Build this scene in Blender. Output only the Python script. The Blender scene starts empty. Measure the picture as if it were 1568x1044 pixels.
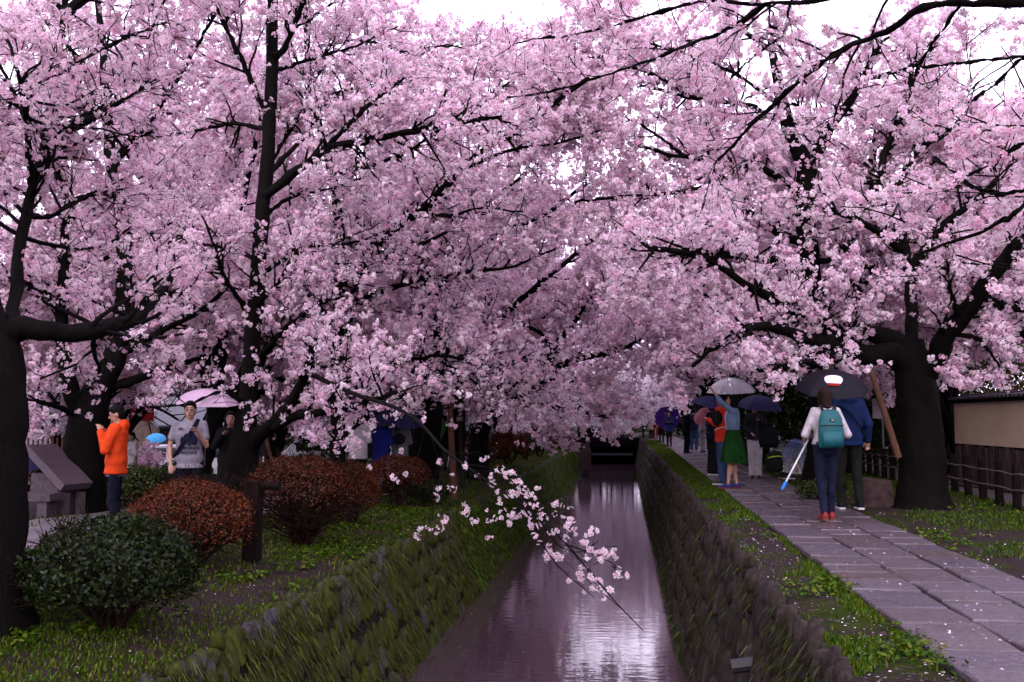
import bpy, bmesh, math, random
import numpy as np
from mathutils import Vector, Matrix
random.seed(7)
RNG = np.random.default_rng(11)
SC = bpy.context.scene
COL = SC.collection

# ------------------------------------------------------------------ camera, sky, sun, exposure
CAM = np.array([0.0, 0.0, 1.22])
FPX = 1568 * 35 / 36.0
PITCH = math.atan(120 / FPX)
YAW = math.atan(171 * math.cos(PITCH) / FPX)
cam_data = bpy.data.cameras.new('camera'); cam_data.lens = 35; cam_data.sensor_width = 36
cam_data.clip_end = 2000; cam_data.clip_start = 0.05
cam = bpy.data.objects.new('camera', cam_data); COL.objects.link(cam)
cam.location = CAM
cam.rotation_euler = (math.pi / 2 + PITCH, 0, YAW)
SC.camera = cam
SC.render.resolution_x, SC.render.resolution_y = 1024, 682

SUN_EL, SUN_AZ = math.radians(30), math.radians(184)
world = bpy.data.worlds.new('World'); SC.world = world; world.use_nodes = True
_nt = world.node_tree; _nt.nodes.clear()
_sky = _nt.nodes.new('ShaderNodeTexSky'); _sky.sky_type = 'NISHITA'; _sky.sun_disc = False
_sky.sun_elevation = SUN_EL; _sky.sun_rotation = SUN_AZ; _sky.dust_density = 5.0; _sky.air_density = 1.0
_mix = _nt.nodes.new('ShaderNodeMix'); _mix.data_type = 'RGBA'; _mix.inputs[0].default_value = 0.93
_mix.inputs[7].default_value = (10.4, 9.1, 12.1, 1)      # flat rain cloud, faintly lavender
_bg = _nt.nodes.new('ShaderNodeBackground'); _bg.inputs[1].default_value = 0.1
_ow = _nt.nodes.new('ShaderNodeOutputWorld')
_nt.links.new(_sky.outputs[0], _mix.inputs[6]); _nt.links.new(_mix.outputs[2], _bg.inputs[0]); _nt.links.new(_bg.outputs[0], _ow.inputs[0])

sun_data = bpy.data.lights.new('sun', 'SUN'); sun_data.energy = 1.5; sun_data.angle = math.radians(60); sun_data.color = (1, .95, .97)
sun = bpy.data.objects.new('sun', sun_data); COL.objects.link(sun)
_sd = Vector((math.sin(SUN_AZ) * math.cos(SUN_EL), math.cos(SUN_AZ) * math.cos(SUN_EL), math.sin(SUN_EL)))
sun.rotation_euler = _sd.to_track_quat('Z', 'Y').to_euler()

SC.view_settings.view_transform = 'Standard'; SC.view_settings.look = 'None'
SC.view_settings.gamma = 1; SC.view_settings.exposure = 1.38; SC.view_settings.use_curve_mapping = False
SC.render.engine = 'CYCLES'
SC.cycles.max_bounces = 14; SC.cycles.diffuse_bounces = 12; SC.cycles.transmission_bounces = 12
SC.cycles.transparent_max_bounces = 8; SC.cycles.caustics_reflective = False; SC.cycles.caustics_refractive = False

# ------------------------------------------------------------------ helpers
_cp, _sp, _cy, _sy = math.cos(PITCH), math.sin(PITCH), math.cos(YAW), math.sin(YAW)
FWD = np.array([-_sy * _cp, _cy * _cp, _sp]); RGT = np.array([_cy, _sy, 0.0]); UPV = np.array([_sy * _sp, -_cy * _sp, _cp])
def ray(px, py):
    return FWD * FPX + RGT * (px - 784) + UPV * (522 - py)
def P(px, py, Y):
    "the point at distance Y along the canal that the photograph shows at (px, py)"
    d = ray(px, py); return CAM + d * (Y / d[1])
def G(px, py, z):
    d = ray(px, py); return CAM + d * ((z - CAM[2]) / d[2])
def proj(p):
    q = np.asarray(p, float) - CAM
    w = q @ FWD
    return np.stack([784 + FPX * (q @ RGT) / w, 522 - FPX * (q @ UPV) / w, w], -1)

def tag(o, label=None, cat=None, group=None, kind=None):
    if label: o['label'] = label
    if cat: o['category'] = cat
    if group: o['group'] = group
    if kind: o['kind'] = kind
    return o
def thing(name, label, cat, loc=(0, 0, 0), rz=0.0, group=None):
    o = bpy.data.objects.new(name, None); COL.objects.link(o); o.empty_display_size = .2
    o.location = tuple(loc); o.rotation_euler = (0, 0, rz)
    return tag(o, label, cat, group)
def link(name, me, mat=None, parent=None, loc=None, rot=None):
    o = bpy.data.objects.new(name, me); COL.objects.link(o)
    if mat is not None and not me.materials: me.materials.append(mat)
    if parent is not None: o.parent = parent
    if loc is not None: o.location = tuple(loc)
    if rot is not None: o.rotation_euler = rot
    return o
def np_mesh(name, verts, faces, mat=None, col=None, smooth=False):
    "faces: (M,n) array, or a list of such arrays; col: per-vertex rgb"
    if not isinstance(faces, list): faces = [faces]
    faces = [np.asarray(f, np.int32) for f in faces if len(f)]
    me = bpy.data.meshes.new(name)
    me.vertices.add(len(verts)); me.vertices.foreach_set('co', np.asarray(verts, np.float32).ravel())
    nl = sum(f.size for f in faces); npoly = sum(len(f) for f in faces)
    me.loops.add(nl); me.polygons.add(npoly)
    me.loops.foreach_set('vertex_index', np.concatenate([f.ravel() for f in faces]))
    tot = np.concatenate([np.full(len(f), f.shape[1], np.int32) for f in faces])
    start = np.concatenate([[0], np.cumsum(tot)[:-1]]).astype(np.int32)
    me.polygons.foreach_set('loop_start', start)
    try: me.polygons.foreach_set('loop_total', tot)
    except Exception: pass
    if smooth: me.polygons.foreach_set('use_smooth', np.ones(npoly, bool))
    me.update(calc_edges=True)
    if col is not None:
        a = me.color_attributes.new('tint', 'FLOAT_COLOR', 'POINT')
        c = np.ones((len(verts), 4), np.float32); c[:, :3] = col
        a.data.foreach_set('color', c.ravel())
    if mat is not None: me.materials.append(mat)
    return me
class MB:
    "collects boxes, tubes, lofts and spheres into one mesh"
    def __init__(self): self.v = []; self.f = []; self.n = 0
    def add(self, v, fs):
        v = np.asarray(v, float).reshape(-1, 3)
        for f in fs: self.f.append([int(i) + self.n for i in f])
        self.v.append(v); self.n += len(v); return self
    def box(self, c, s, rot=None, taper=1.0):
        sx, sy, sz = [q / 2 for q in s]
        v = np.array([[-sx, -sy, -sz], [sx, -sy, -sz], [sx, sy, -sz], [-sx, sy, -sz],
                      [-sx * taper, -sy * taper, sz], [sx * taper, -sy * taper, sz], [sx * taper, sy * taper, sz], [-sx * taper, sy * taper, sz]])
        if rot is not None: v = v @ np.array(Matrix(rot) if not isinstance(rot, Matrix) else rot).T[:3, :3] if not isinstance(rot, np.ndarray) else v @ rot.T
        return self.add(v + np.asarray(c, float), [(3, 2, 1, 0), (4, 5, 6, 7), (0, 1, 5, 4), (1, 2, 6, 5), (2, 3, 7, 6), (3, 0, 4, 7)])
    def rings(self, rings, caps=True):
        m = len(rings[0]); fs = []
        for i in range(len(rings) - 1):
            for j in range(m):
                a, b = i * m + j, i * m + (j + 1) % m
                fs.append((a, b, b + m, a + m))
        if caps:
            fs.append(tuple(range(m))[::-1]); k = (len(rings) - 1) * m; fs.append(tuple(k + j for j in range(m)))
        return self.add(np.concatenate(rings), fs)
    def tube(self, pts, r, sides=6, caps=True, flat=None):
        pts = np.asarray(pts, float); k = len(pts)
        r = np.full(k, r, float) if np.isscalar(r) else np.asarray(r, float)
        t = np.gradient(pts, axis=0); t /= np.linalg.norm(t, axis=1)[:, None] + 1e-9
        a = t.mean(0); ref = np.array([0, 0, 1.0]) if abs(a[2]) < .8 * np.linalg.norm(a) + 1e-6 else np.array([0, 1.0, 0])
        u = np.cross(t, ref); u /= np.linalg.norm(u, axis=1)[:, None] + 1e-9; w = np.cross(u, t)
        an = np.arange(sides) * 2 * math.pi / sides
        fl = 1 if flat is None else flat
        return self.rings([pts[i] + r[i] * (np.cos(an)[:, None] * u[i] + fl * np.sin(an)[:, None] * w[i]) for i in range(k)], caps)
    def cap(self, a, b, ra, rb, sides=10):
        "a tapered capsule"
        a, b = np.asarray(a, float), np.asarray(b, float); d = b - a; L = np.linalg.norm(d) + 1e-9; d = d / L
        ref = np.array([0, 0, 1.0]) if abs(d[2]) < .8 else np.array([0, 1.0, 0])
        u = np.cross(d, ref); u /= np.linalg.norm(u); w = np.cross(d, u)
        an = np.arange(sides) * 2 * math.pi / sides; c = np.cos(an)[:, None] * u + np.sin(an)[:, None] * w
        rr = []
        for q in (-85, -55, -25): rr.append(a + d * ra * math.sin(math.radians(q)) + c * ra * math.cos(math.radians(q)))
        for q in (25, 55, 85): rr.append(b + d * rb * math.sin(math.radians(q)) + c * rb * math.cos(math.radians(q)))
        return self.rings(rr)
    def ell(self, c, r, sides=14, stacks=9, rot=None):
        an = np.arange(sides) * 2 * math.pi / sides; rr = []
        for i in range(stacks):
            q = -math.pi / 2 + math.pi * (i + .12) / (stacks - .76)
            ring = np.stack([np.cos(an) * math.cos(q), np.sin(an) * math.cos(q), np.full(sides, math.sin(q))], 1) * np.asarray(r, float)
            if rot is not None: ring = ring @ rot.T
            rr.append(ring + np.asarray(c, float))
        return self.rings(rr)
    def loft(self, secs, sides=14):
        "secs: (centre, rx, ry) stacked along z, ellipses in the xy plane"
        an = np.arange(sides) * 2 * math.pi / sides
        return self.rings([np.asarray(c, float) + np.stack([rx * np.cos(an), ry * np.sin(an), np.zeros(sides)], 1) for c, rx, ry in secs])
    def mesh(self, name, mat=None, smooth=False):
        me = bpy.data.meshes.new(name)
        me.from_pydata(np.concatenate(self.v).tolist(), [], self.f)
        if smooth: me.polygons.foreach_set('use_smooth', np.ones(len(me.polygons), bool))
        if mat is not None: me.materials.append(mat)
        return me
    def build(self, name, mat=None, parent=None, loc=None, rot=None, smooth=False):
        return link(name, self.mesh(name, mat, smooth), None, parent, loc, rot)
def rotm(ax, deg): return np.array(Matrix.Rotation(math.radians(deg), 3, ax))

def vnoise(x, y, s=1.0, seed=0):
    "value noise in the plane, 0..1"
    x = np.asarray(x, float) / s; y = np.asarray(y, float) / s
    xi, yi = np.floor(x).astype(int), np.floor(y).astype(int); xf, yf = x - xi, y - yi
    xf, yf = xf * xf * (3 - 2 * xf), yf * yf * (3 - 2 * yf)
    def h(a, b):
        n = (a * 374761393 + b * 668265263 + seed * 974711) & 0x7fffffff
        n = ((n ^ (n >> 13)) * 1274126177) & 0x7fffffff
        return ((n ^ (n >> 16)) & 0xffff) / 65535.0
    return (h(xi, yi) * (1 - xf) + h(xi + 1, yi) * xf) * (1 - yf) + (h(xi, yi + 1) * (1 - xf) + h(xi + 1, yi + 1) * xf) * yf
def fbm(x, y, s=1.0, seed=0):
    return (vnoise(x, y, s, seed) * .55 + vnoise(x, y, s / 2.1, seed + 1) * .3 + vnoise(x, y, s / 4.3, seed + 2) * .15)

# ------------------------------------------------------------------ materials
def _new(name):
    m = bpy.data.materials.new(name); m.use_nodes = True; nt = m.node_tree; nt.nodes.clear()
    out = nt.nodes.new('ShaderNodeOutputMaterial'); return m, nt, out
def N(nt, t, **kw):
    n = nt.nodes.new(t)
    for k, v in kw.items():
        if k[0] == 'i' and k[1:].isdigit(): n.inputs[int(k[1:])].default_value = v
        else: setattr(n, k, v)
    return n
def rgba(c): return (c[0], c[1], c[2], 1)
def mixc(nt, fac, a, b):
    m = N(nt, 'ShaderNodeMix', data_type='RGBA')
    for sock, v in ((0, fac), (6, a), (7, b)):
        if isinstance(v, (int, float)): m.inputs[sock].default_value = v
        elif isinstance(v, tuple): m.inputs[sock].default_value = rgba(v)
        else: nt.links.new(v, m.inputs[sock])
    return m.outputs[2]
def noise(nt, co, scale, detail=4, rough=.6):
    n = N(nt, 'ShaderNodeTexNoise'); n.inputs['Scale'].default_value = scale; n.inputs['Detail'].default_value = detail; n.inputs['Roughness'].default_value = rough
    nt.links.new(co, n.inputs['Vector']); return n.outputs[0]
def ramp(nt, v, a, b):
    n = N(nt, 'ShaderNodeMapRange', i1=a, i2=b); nt.links.new(v, n.inputs[0]); return n.outputs[0]
def solid(name, c, rough=.7, var=.25, scale=8, bump=.0, bscale=40, spec=.3, c2=None, rand=0.0, objco=True, coat=0.0, sheen=0.0, stretch=None):
    "principled colour broken up by noise; rand varies it from object to object"
    m, nt, out = _new(name)
    b = N(nt, 'ShaderNodeBsdfPrincipled'); b.inputs['Roughness'].default_value = rough
    b.inputs['Specular IOR Level'].default_value = spec
    if coat: b.inputs['Coat Weight'].default_value = coat; b.inputs['Coat Roughness'].default_value = .15
    if sheen: b.inputs['Sheen Weight'].default_value = sheen
    tc = N(nt, 'ShaderNodeTexCoord'); co = tc.outputs['Object' if objco else 'Generated']
    if not objco:
        co = N(nt, 'ShaderNodeNewGeometry').outputs['Position']
    if stretch:
        mp = N(nt, 'ShaderNodeMapping'); mp.inputs['Scale'].default_value = stretch; nt.links.new(co, mp.inputs['Vector']); co = mp.outputs[0]
    if rand:
        oi = N(nt, 'ShaderNodeObjectInfo')
        va = N(nt, 'ShaderNodeVectorMath', operation='ADD'); sc = N(nt, 'ShaderNodeVectorMath', operation='SCALE'); sc.inputs[0].default_value = (37, 19, 53)
        nt.links.new(oi.outputs['Random'], sc.inputs['Scale']); nt.links.new(sc.outputs[0], va.inputs[0]); nt.links.new(co, va.inputs[1]); co = va.outputs[0]
    f = ramp(nt, noise(nt, co, scale), .3, .7)
    c2 = c2 or tuple(max(0, x * (1 - var * 1.6)) for x in c)
    c, c2 = tuple(x * .72 for x in c), tuple(x * .72 for x in c2)
    colr = mixc(nt, f, c, c2)
    if rand:
        mr = N(nt, 'ShaderNodeMapRange', i3=1 - rand, i4=1 + rand); nt.links.new(oi.outputs['Random'], mr.inputs[0])
        hs = N(nt, 'ShaderNodeHueSaturation'); nt.links.new(mr.outputs[0], hs.inputs['Value']); nt.links.new(colr, hs.inputs['Color']); colr = hs.outputs[0]
    nt.links.new(colr, b.inputs['Base Color'])
    if bump:
        bp = N(nt, 'ShaderNodeBump'); bp.inputs['Strength'].default_value = bump; bp.inputs['Distance'].default_value = .02
        nt.links.new(noise(nt, co, bscale, 5), bp.inputs['Height']); nt.links.new(bp.outputs[0], b.inputs['Normal'])
    nt.links.new(b.outputs[0], out.inputs[0]); return m
def leafy(name, trans=.35, gloss=0.0, mul=(1, 1, 1)):
    "thin petals or leaves: colour from the 'tint' attribute, light passes through"
    m, nt, out = _new(name)
    a = N(nt, 'ShaderNodeAttribute', attribute_name='tint')
    colr = mixc(nt, 0.0 if name == 'petal' else .26, a.outputs[0], (0., 0., 0.))
    d = N(nt, 'ShaderNodeBsdfDiffuse'); t = N(nt, 'ShaderNodeBsdfTranslucent'); mx = N(nt, 'ShaderNodeMixShader', i0=trans)
    nt.links.new(colr, d.inputs[0]); nt.links.new(colr, t.inputs[0]); nt.links.new(d.outputs[0], mx.inputs[1]); nt.links.new(t.outputs[0], mx.inputs[2])
    s = mx.outputs[0]
    if gloss:
        g = N(nt, 'ShaderNodeBsdfGlossy'); g.inputs['Roughness'].default_value = .35; m2 = N(nt, 'ShaderNodeMixShader', i0=gloss)
        nt.links.new(s, m2.inputs[1]); nt.links.new(g.outputs[0], m2.inputs[2]); s = m2.outputs[0]
    nt.links.new(s, out.inputs[0]); return m

M = {}
M['bark'] = solid('bark', (.0034, .0025, .0026), .8, .6, 9, 1.0, 26, .04, c2=(.0060, .0048, .0040), stretch=(1, 1, .35))
M['petal'] = leafy('petal', .42)
M['leaf'] = leafy('leaf', .3, .012)
M['grass'] = leafy('grass_blade', .3, .01)
# ------------------------------------------------------------------ terrain, canal, walls, path
WATER_Z = -1.88
_gx = np.array([-200, -40, -19, -16, -12.5, -9.0, -5.4, -4.6, -3.7, -3.25, -3.14, -3.0, -2.72, .80, 1.0, 1.11, 1.17, 1.5, 1.7, 3.0, 3.3, 5.2, 5.7, 6.0, 7.2, 40, 200], float)
_gz = np.array([-1.9, -1.85, -1.8, -1.5, -.75, -.33, -.33, -.36, -.45, -.52, -.56, -2.2, -2.3, -2.3, -2.2, -.13, -.08, -.05, -.045, -.045, -.03, 0., -.06, -.10, -.10, 0, .5], float)
def gz(x, y=0.0):
    x = np.asarray(x, float); y = np.asarray(y, float)
    z = np.interp(x, _gx, _gz)
    am = np.clip((np.abs(x + 1) - 4.4) / 3, 0, 1) * .05 + .018
    inside = (x > -3.1) & (x < 1.2)
    return z + np.where(inside, 0, am * (fbm(x, y, 1.3, 5) - .5) * 2)
def pcx(y): return .0095 * (np.asarray(y, float) - 4.5)      # the path drifts a little to the right
PATH_L, PATH_R = 1.60, 3.0

def ground_mat():
    m, nt, out = _new('soil_and_turf')
    b = N(nt, 'ShaderNodeBsdfPrincipled'); b.inputs['Roughness'].default_value = .9; b.inputs['Specular IOR Level'].default_value = .04
    co = N(nt, 'ShaderNodeNewGeometry').outputs['Position']
    n1, n2, n3 = noise(nt, co, 1.1, 5), noise(nt, co, 9, 5), noise(nt, co, 60, 3)
    soil = mixc(nt, ramp(nt, n3, .35, .7), (0.0122, 0.0075, 0.0068), (0.0408, 0.0286, 0.0292))
    turf = mixc(nt, ramp(nt, n2, .3, .7), (0.0109, 0.0218, 0.0020), (0.0258, 0.0354, 0.0034))
    nt.links.new(mixc(nt, ramp(nt, n1, .37, .47), turf, soil), b.inputs['Base Color'])
    bp = N(nt, 'ShaderNodeBump'); bp.inputs['Strength'].default_value = .8; bp.inputs['Distance'].default_value = .03
    nt.links.new(noise(nt, co, 35, 6, .7), bp.inputs['Height']); nt.links.new(bp.outputs[0], b.inputs['Normal'])
    nt.links.new(b.outputs[0], out.inputs[0]); return m
M['ground'] = ground_mat()
xs = np.unique(np.concatenate([_gx, np.arange(-12, -3.1, .25), np.arange(1.17, 6.4, .2), np.arange(-40, -12, 1.5), np.arange(7.2, 40, 1.5)]))
ys = np.unique(np.concatenate([np.arange(-30, 2, 4), np.arange(2, 30, .25), np.arange(30, 80, 1), np.arange(80, 420, 20)]))
X, Yg = np.meshgrid(xs, ys); Z = gz(X, Yg)
nx, ny = len(xs), len(ys)
i, j = np.meshgrid(np.arange(nx - 1), np.arange(ny - 1)); a = (j * nx + i).ravel()
tag(link('ground', np_mesh('ground', np.stack([X.ravel(), Yg.ravel(), Z.ravel()], 1), np.stack([a, a + 1, a + 1 + nx, a + nx], 1), M['ground'], smooth=True)), kind='structure')

def sheet(name, x0f, x1f, y0, y1, mat, lift=.006, nxs=24, dy=.4):
    yy = np.arange(y0, y1 + dy, dy); tt = np.linspace(0, 1, nxs)
    XX = np.stack([x0f(yy) * (1 - t) + x1f(yy) * t for t in tt], 1); YY = np.repeat(yy[:, None], nxs, 1)
    ZZ = gz(XX, YY) + lift
    i, j = np.meshgrid(np.arange(nxs - 1), np.arange(len(yy) - 1)); a = (j * nxs + i).ravel()
    return tag(link(name, np_mesh(name, np.stack([XX.ravel(), YY.ravel(), ZZ.ravel()], 1), np.stack([a, a + 1, a + 1 + nxs, a + nxs], 1), mat, smooth=True)), kind='structure')
M['gravel'] = solid('wet_gravel', (.20, .17, .19), .5, .35, 1.2, .5, 120, .4, objco=False)
M['road'] = solid('wet_asphalt', (.17, .16, .18), .35, .3, 2, .35, 150, .5, objco=False)
sheet('gravel_path', lambda y: -8.6 + .3 * np.sin(y * .35), lambda y: -5.75 + .22 * np.sin(y * .6 + 1) + .12 * np.sin(y * 1.7), -4, 75, M['gravel'], .012, 30)
sheet('road', lambda y: np.full_like(y, 5.85), lambda y: np.full_like(y, 7.04), -4, 80, M['road'], .012, 10, .8)

# water
def water_mat():
    m, nt, out = _new('canal_water')
    b = N(nt, 'ShaderNodeBsdfPrincipled'); b.inputs['Base Color'].default_value = (.045, .028, .036, 1); b.inputs['Roughness'].default_value = .05
    b.inputs['IOR'].default_value = 2.05; b.inputs['Specular IOR Level'].default_value = .5
    co = N(nt, 'ShaderNodeNewGeometry').outputs['Position']
    mp = N(nt, 'ShaderNodeMapping'); mp.inputs['Scale'].default_value = (1.2, 3.2, 1); nt.links.new(co, mp.inputs['Vector'])
    n = noise(nt, mp.outputs[0], 2.2, 2.5, .5)
    vo = N(nt, 'ShaderNodeTexVoronoi', feature='F1'); vo.inputs['Scale'].default_value = 1.7; nt.links.new(co, vo.inputs['Vector'])
    wv = N(nt, 'ShaderNodeMath', operation='SINE'); mu = N(nt, 'ShaderNodeMath', operation='MULTIPLY', i1=85.0); nt.links.new(vo.outputs['Distance'], mu.inputs[0]); nt.links.new(mu.outputs[0], wv.inputs[0])
    fa = N(nt, 'ShaderNodeMapRange', i1=.03, i2=.22, i3=.10, i4=0.0); nt.links.new(vo.outputs['Distance'], fa.inputs[0])
    rp = N(nt, 'ShaderNodeMath', operation='MULTIPLY'); nt.links.new(wv.outputs[0], rp.inputs[0]); nt.links.new(fa.outputs[0], rp.inputs[1])
    ad = N(nt, 'ShaderNodeMath', operation='ADD'); nt.links.new(n, ad.inputs[0]); nt.links.new(rp.outputs[0], ad.inputs[1])
    bp = N(nt, 'ShaderNodeBump'); bp.inputs['Strength'].default_value = .35; bp.inputs['Distance'].default_value = .008
    nt.links.new(ad.outputs[0], bp.inputs['Height']); nt.links.new(bp.outputs[0], b.inputs['Normal'])
    nt.links.new(b.outputs[0], out.inputs[0]); return m
tag(link('canal_water', np_mesh('canal_water', [(-2.9, -25, WATER_Z), (1.05, -25, WATER_Z), (1.05, 160, WATER_Z), (-2.9, 160, WATER_Z)], np.array([[0, 1, 2, 3]]), water_mat())), kind='structure')

# ---- canal walls of tilted stones
def stone_mat(name, cols, moss, mossiness):
    m, nt, out = _new(name)
    b = N(nt, 'ShaderNodeBsdfPrincipled'); b.inputs['Roughness'].default_value = .7; b.inputs['Specular IOR Level'].default_value = .12
    co = N(nt, 'ShaderNodeNewGeometry').outputs['Position']; oi = N(nt, 'ShaderNodeObjectInfo')
    base = mixc(nt, oi.outputs['Random'], cols[0], cols[1])
    base = mixc(nt, ramp(nt, noise(nt, co, 16, 5), .35, .75), base, tuple(x * .35 for x in cols[1]))
    mp = N(nt, 'ShaderNodeMapping'); mp.inputs['Scale'].default_value = (1, 1, .3); nt.links.new(co, mp.inputs['Vector'])
    ms = mixc(nt, ramp(nt, noise(nt, mp.outputs[0], 22, 3), .3, .7), moss[0], moss[1])
    nt.links.new(mixc(nt, ramp(nt, noise(nt, mp.outputs[0], 3.2, 6, .7), mossiness, mossiness + .12), ms, base), b.inputs['Base Color'])
    bp = N(nt, 'ShaderNodeBump'); bp.inputs['Strength'].default_value = 1.0; bp.inputs['Distance'].default_value = .02
    nt.links.new(noise(nt, mp.outputs[0], 38, 6, .7), bp.inputs['Height']); nt.links.new(bp.outputs[0], b.inputs['Normal'])
    nt.links.new(b.outputs[0], out.inputs[0]); return m
M['stone_l'] = stone_mat('mossy_stone', ((.070, .058, .078), (.014, .010, .012)), ((.005, .008, .001), (.040, .047, .003)), .525)
M['stone_r'] = stone_mat('brown_mossy_stone', ((0.0450, 0.0315, 0.0300), (0.0105, 0.0067, 0.0060)), ((0.0045, 0.0045, 0.0008), (0.0180, 0.0158, 0.0030)), .40)
M['joint'] = solid('wall_joint_earth', (.014, .011, .008), .9, .4, 6, .6, 30, .1, objco=False)
def round_stone():
    "a worn stone, unit size in x (along), y (up the face), z (out)"
    an = (np.arange(8) + .5) * math.pi / 4 + RNG.normal(0, .12, 8)
    r = .5 / np.maximum(np.abs(np.cos(an)), np.abs(np.sin(an))) ** .92 * RNG.uniform(.84, 1.06, 8)
    a = np.stack([np.cos(an) * r, np.sin(an) * r, np.full(8, -.3)], 1)
    b = a * [.97, .97, 0] + [0, 0, .45] + RNG.normal(0, .07, (8, 3)) * [.3, .3, 1]; c = a * [.66, .7, 0] + [0, 0, .85] + RNG.normal(0, .09, (8, 3)) * [.4, .4, 1]
    v = np.concatenate([a, b, c, [[RNG.normal(0, .1), RNG.normal(0, .1), 1.0]]]); f = []
    for k in (0, 8): f += [(k + q, k + (q + 1) % 8, k + 8 + (q + 1) % 8, k + 8 + q) for q in range(8)]
    return v.tolist(), f + [(16 + q, 16 + (q + 1) % 8, 24) for q in range(8)]
def pebble_block(jit=.12, inset=.2):
    "a rough four-sided stone, unit size in x (along), y (up the face), z (out)"
    r = lambda s: RNG.uniform(-s, s)
    bot = [(-.5, -.5, 0), (.5, -.5, 0), (.5, .5, 0), (-.5, .5, 0)]
    mid = [(x + r(jit * .5), y + r(jit * .5), .62 + r(.1)) for x, y, _ in bot]
    top = [(x * (1 - inset) + r(jit), y * (1 - inset * .7) + r(jit), 1 + r(.2)) for x, y, _ in bot]
    v = bot + mid + top; f = []
    for k in (0, 4):
        for q in range(4): f.append((k + q, k + (q + 1) % 4, k + 4 + (q + 1) % 4, k + 4 + q))
    f.append((8, 9, 10, 11)); return v, f
def wall(name, label, foot, top, lean, mat, side, y0, ymid, y1, du, dv):
    root = thing(name, label, 'wall', (0, 0, 0))
    foot, top = np.array(foot), np.array(top)
    up = np.array([top[0] - foot[0], 0, top[1] - foot[1]]); H = np.linalg.norm(up); up /= H
    al = np.array([0, 1.0, 0]); out = np.cross(al, up) * side; out = out if out[0] * side < 0 else -out
    b = MB(); yy = np.array([-6.0, 160.0]); deep = -.25
    p = [np.array([foot[0], 0, foot[1]]), np.array([top[0], 0, top[1]]) - up * .09]
    b.rings([np.stack([p[0] + [0, y, 0], p[1] + [0, y, 0], p[1] + [0, y, 0] - out * .05, p[0] + [0, y, 0] - out * .05]) for y in yy])
    b.build('wall_core', M['joint'], root)
    meshes = []
    for _ in range(10):
        v, f = round_stone(); me = bpy.data.meshes.new('stone'); me.from_pydata(v, [], f); me.materials.append(mat); meshes.append(me)
    nrow = int(round(H / dv)); cnt = 0; FV, F4, F3, off = [], [], [], 0
    for r_ in range(nrow + 1):
        y = y0 + RNG.uniform(0, du); v0 = (r_ + .5) * H / nrow if r_ < nrow else H - .03
        while y < y1:
            w = du * RNG.uniform(.6, 1.7); h = H / nrow * RNG.uniform(.85, 1.25) * (1 if r_ < nrow else .5); dpt = RNG.uniform(.03, .075)
            c = np.array([foot[0], 0, foot[1]]) + up * (v0 + RNG.uniform(-.07, .07)) + al * (y + w / 2) + out * .0
            an = math.radians(lean + RNG.uniform(-16, 16)); ca, sa = math.cos(an), math.sin(an)
            ax, ay = al * ca + up * sa * .35, up * ca - al * sa
            Mx = Matrix(np.column_stack([ax * w * .95, ay * h * .97, out * dpt]).tolist()).to_4x4(); Mx.translation = Vector(c)
            cnt += 1
            if y < ymid and len(root.children) < 296:
                o = link('stone', meshes[RNG.integers(10)], None, root); o.matrix_world = Mx
            else:
                v, f = round_stone(); A = np.array(Mx)
                FV.append(np.array(v) @ A[:3, :3].T + A[:3, 3]); F4.append(np.array(f[:16]) + off); F3.append(np.array(f[16:]) + off); off += len(v)
            y += w
    o = link('small_stones', np_mesh('small_stones', np.concatenate(FV), [np.concatenate(F4), np.concatenate(F3)], mat), None, root); o['kind'] = 'stuff'
    return root, foot, up, H, out
WL = wall('canal_wall', 'mossy dark stone wall on the bushes side of the canal', (-2.62, -1.98), (-3.10, -.50), -14, M['stone_l'], -1, 4.2, 15.5, 52, .155, .33)
WR = wall('canal_wall', 'brown stone wall below the paved path', (.74, -1.98), (1.09, -.06), -6, M['stone_r'], 1, 3.6, 11.5, 52, .115, .42)
pp = G(1092, 846, -.55)
MB().tube([(1.05, 7.9, -.62), (.80, 7.9, -.66)], .055, 10).build('drain_pipe', solid('pipe_plastic', (.03, .028, .035), .5), WR[0])

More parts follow.
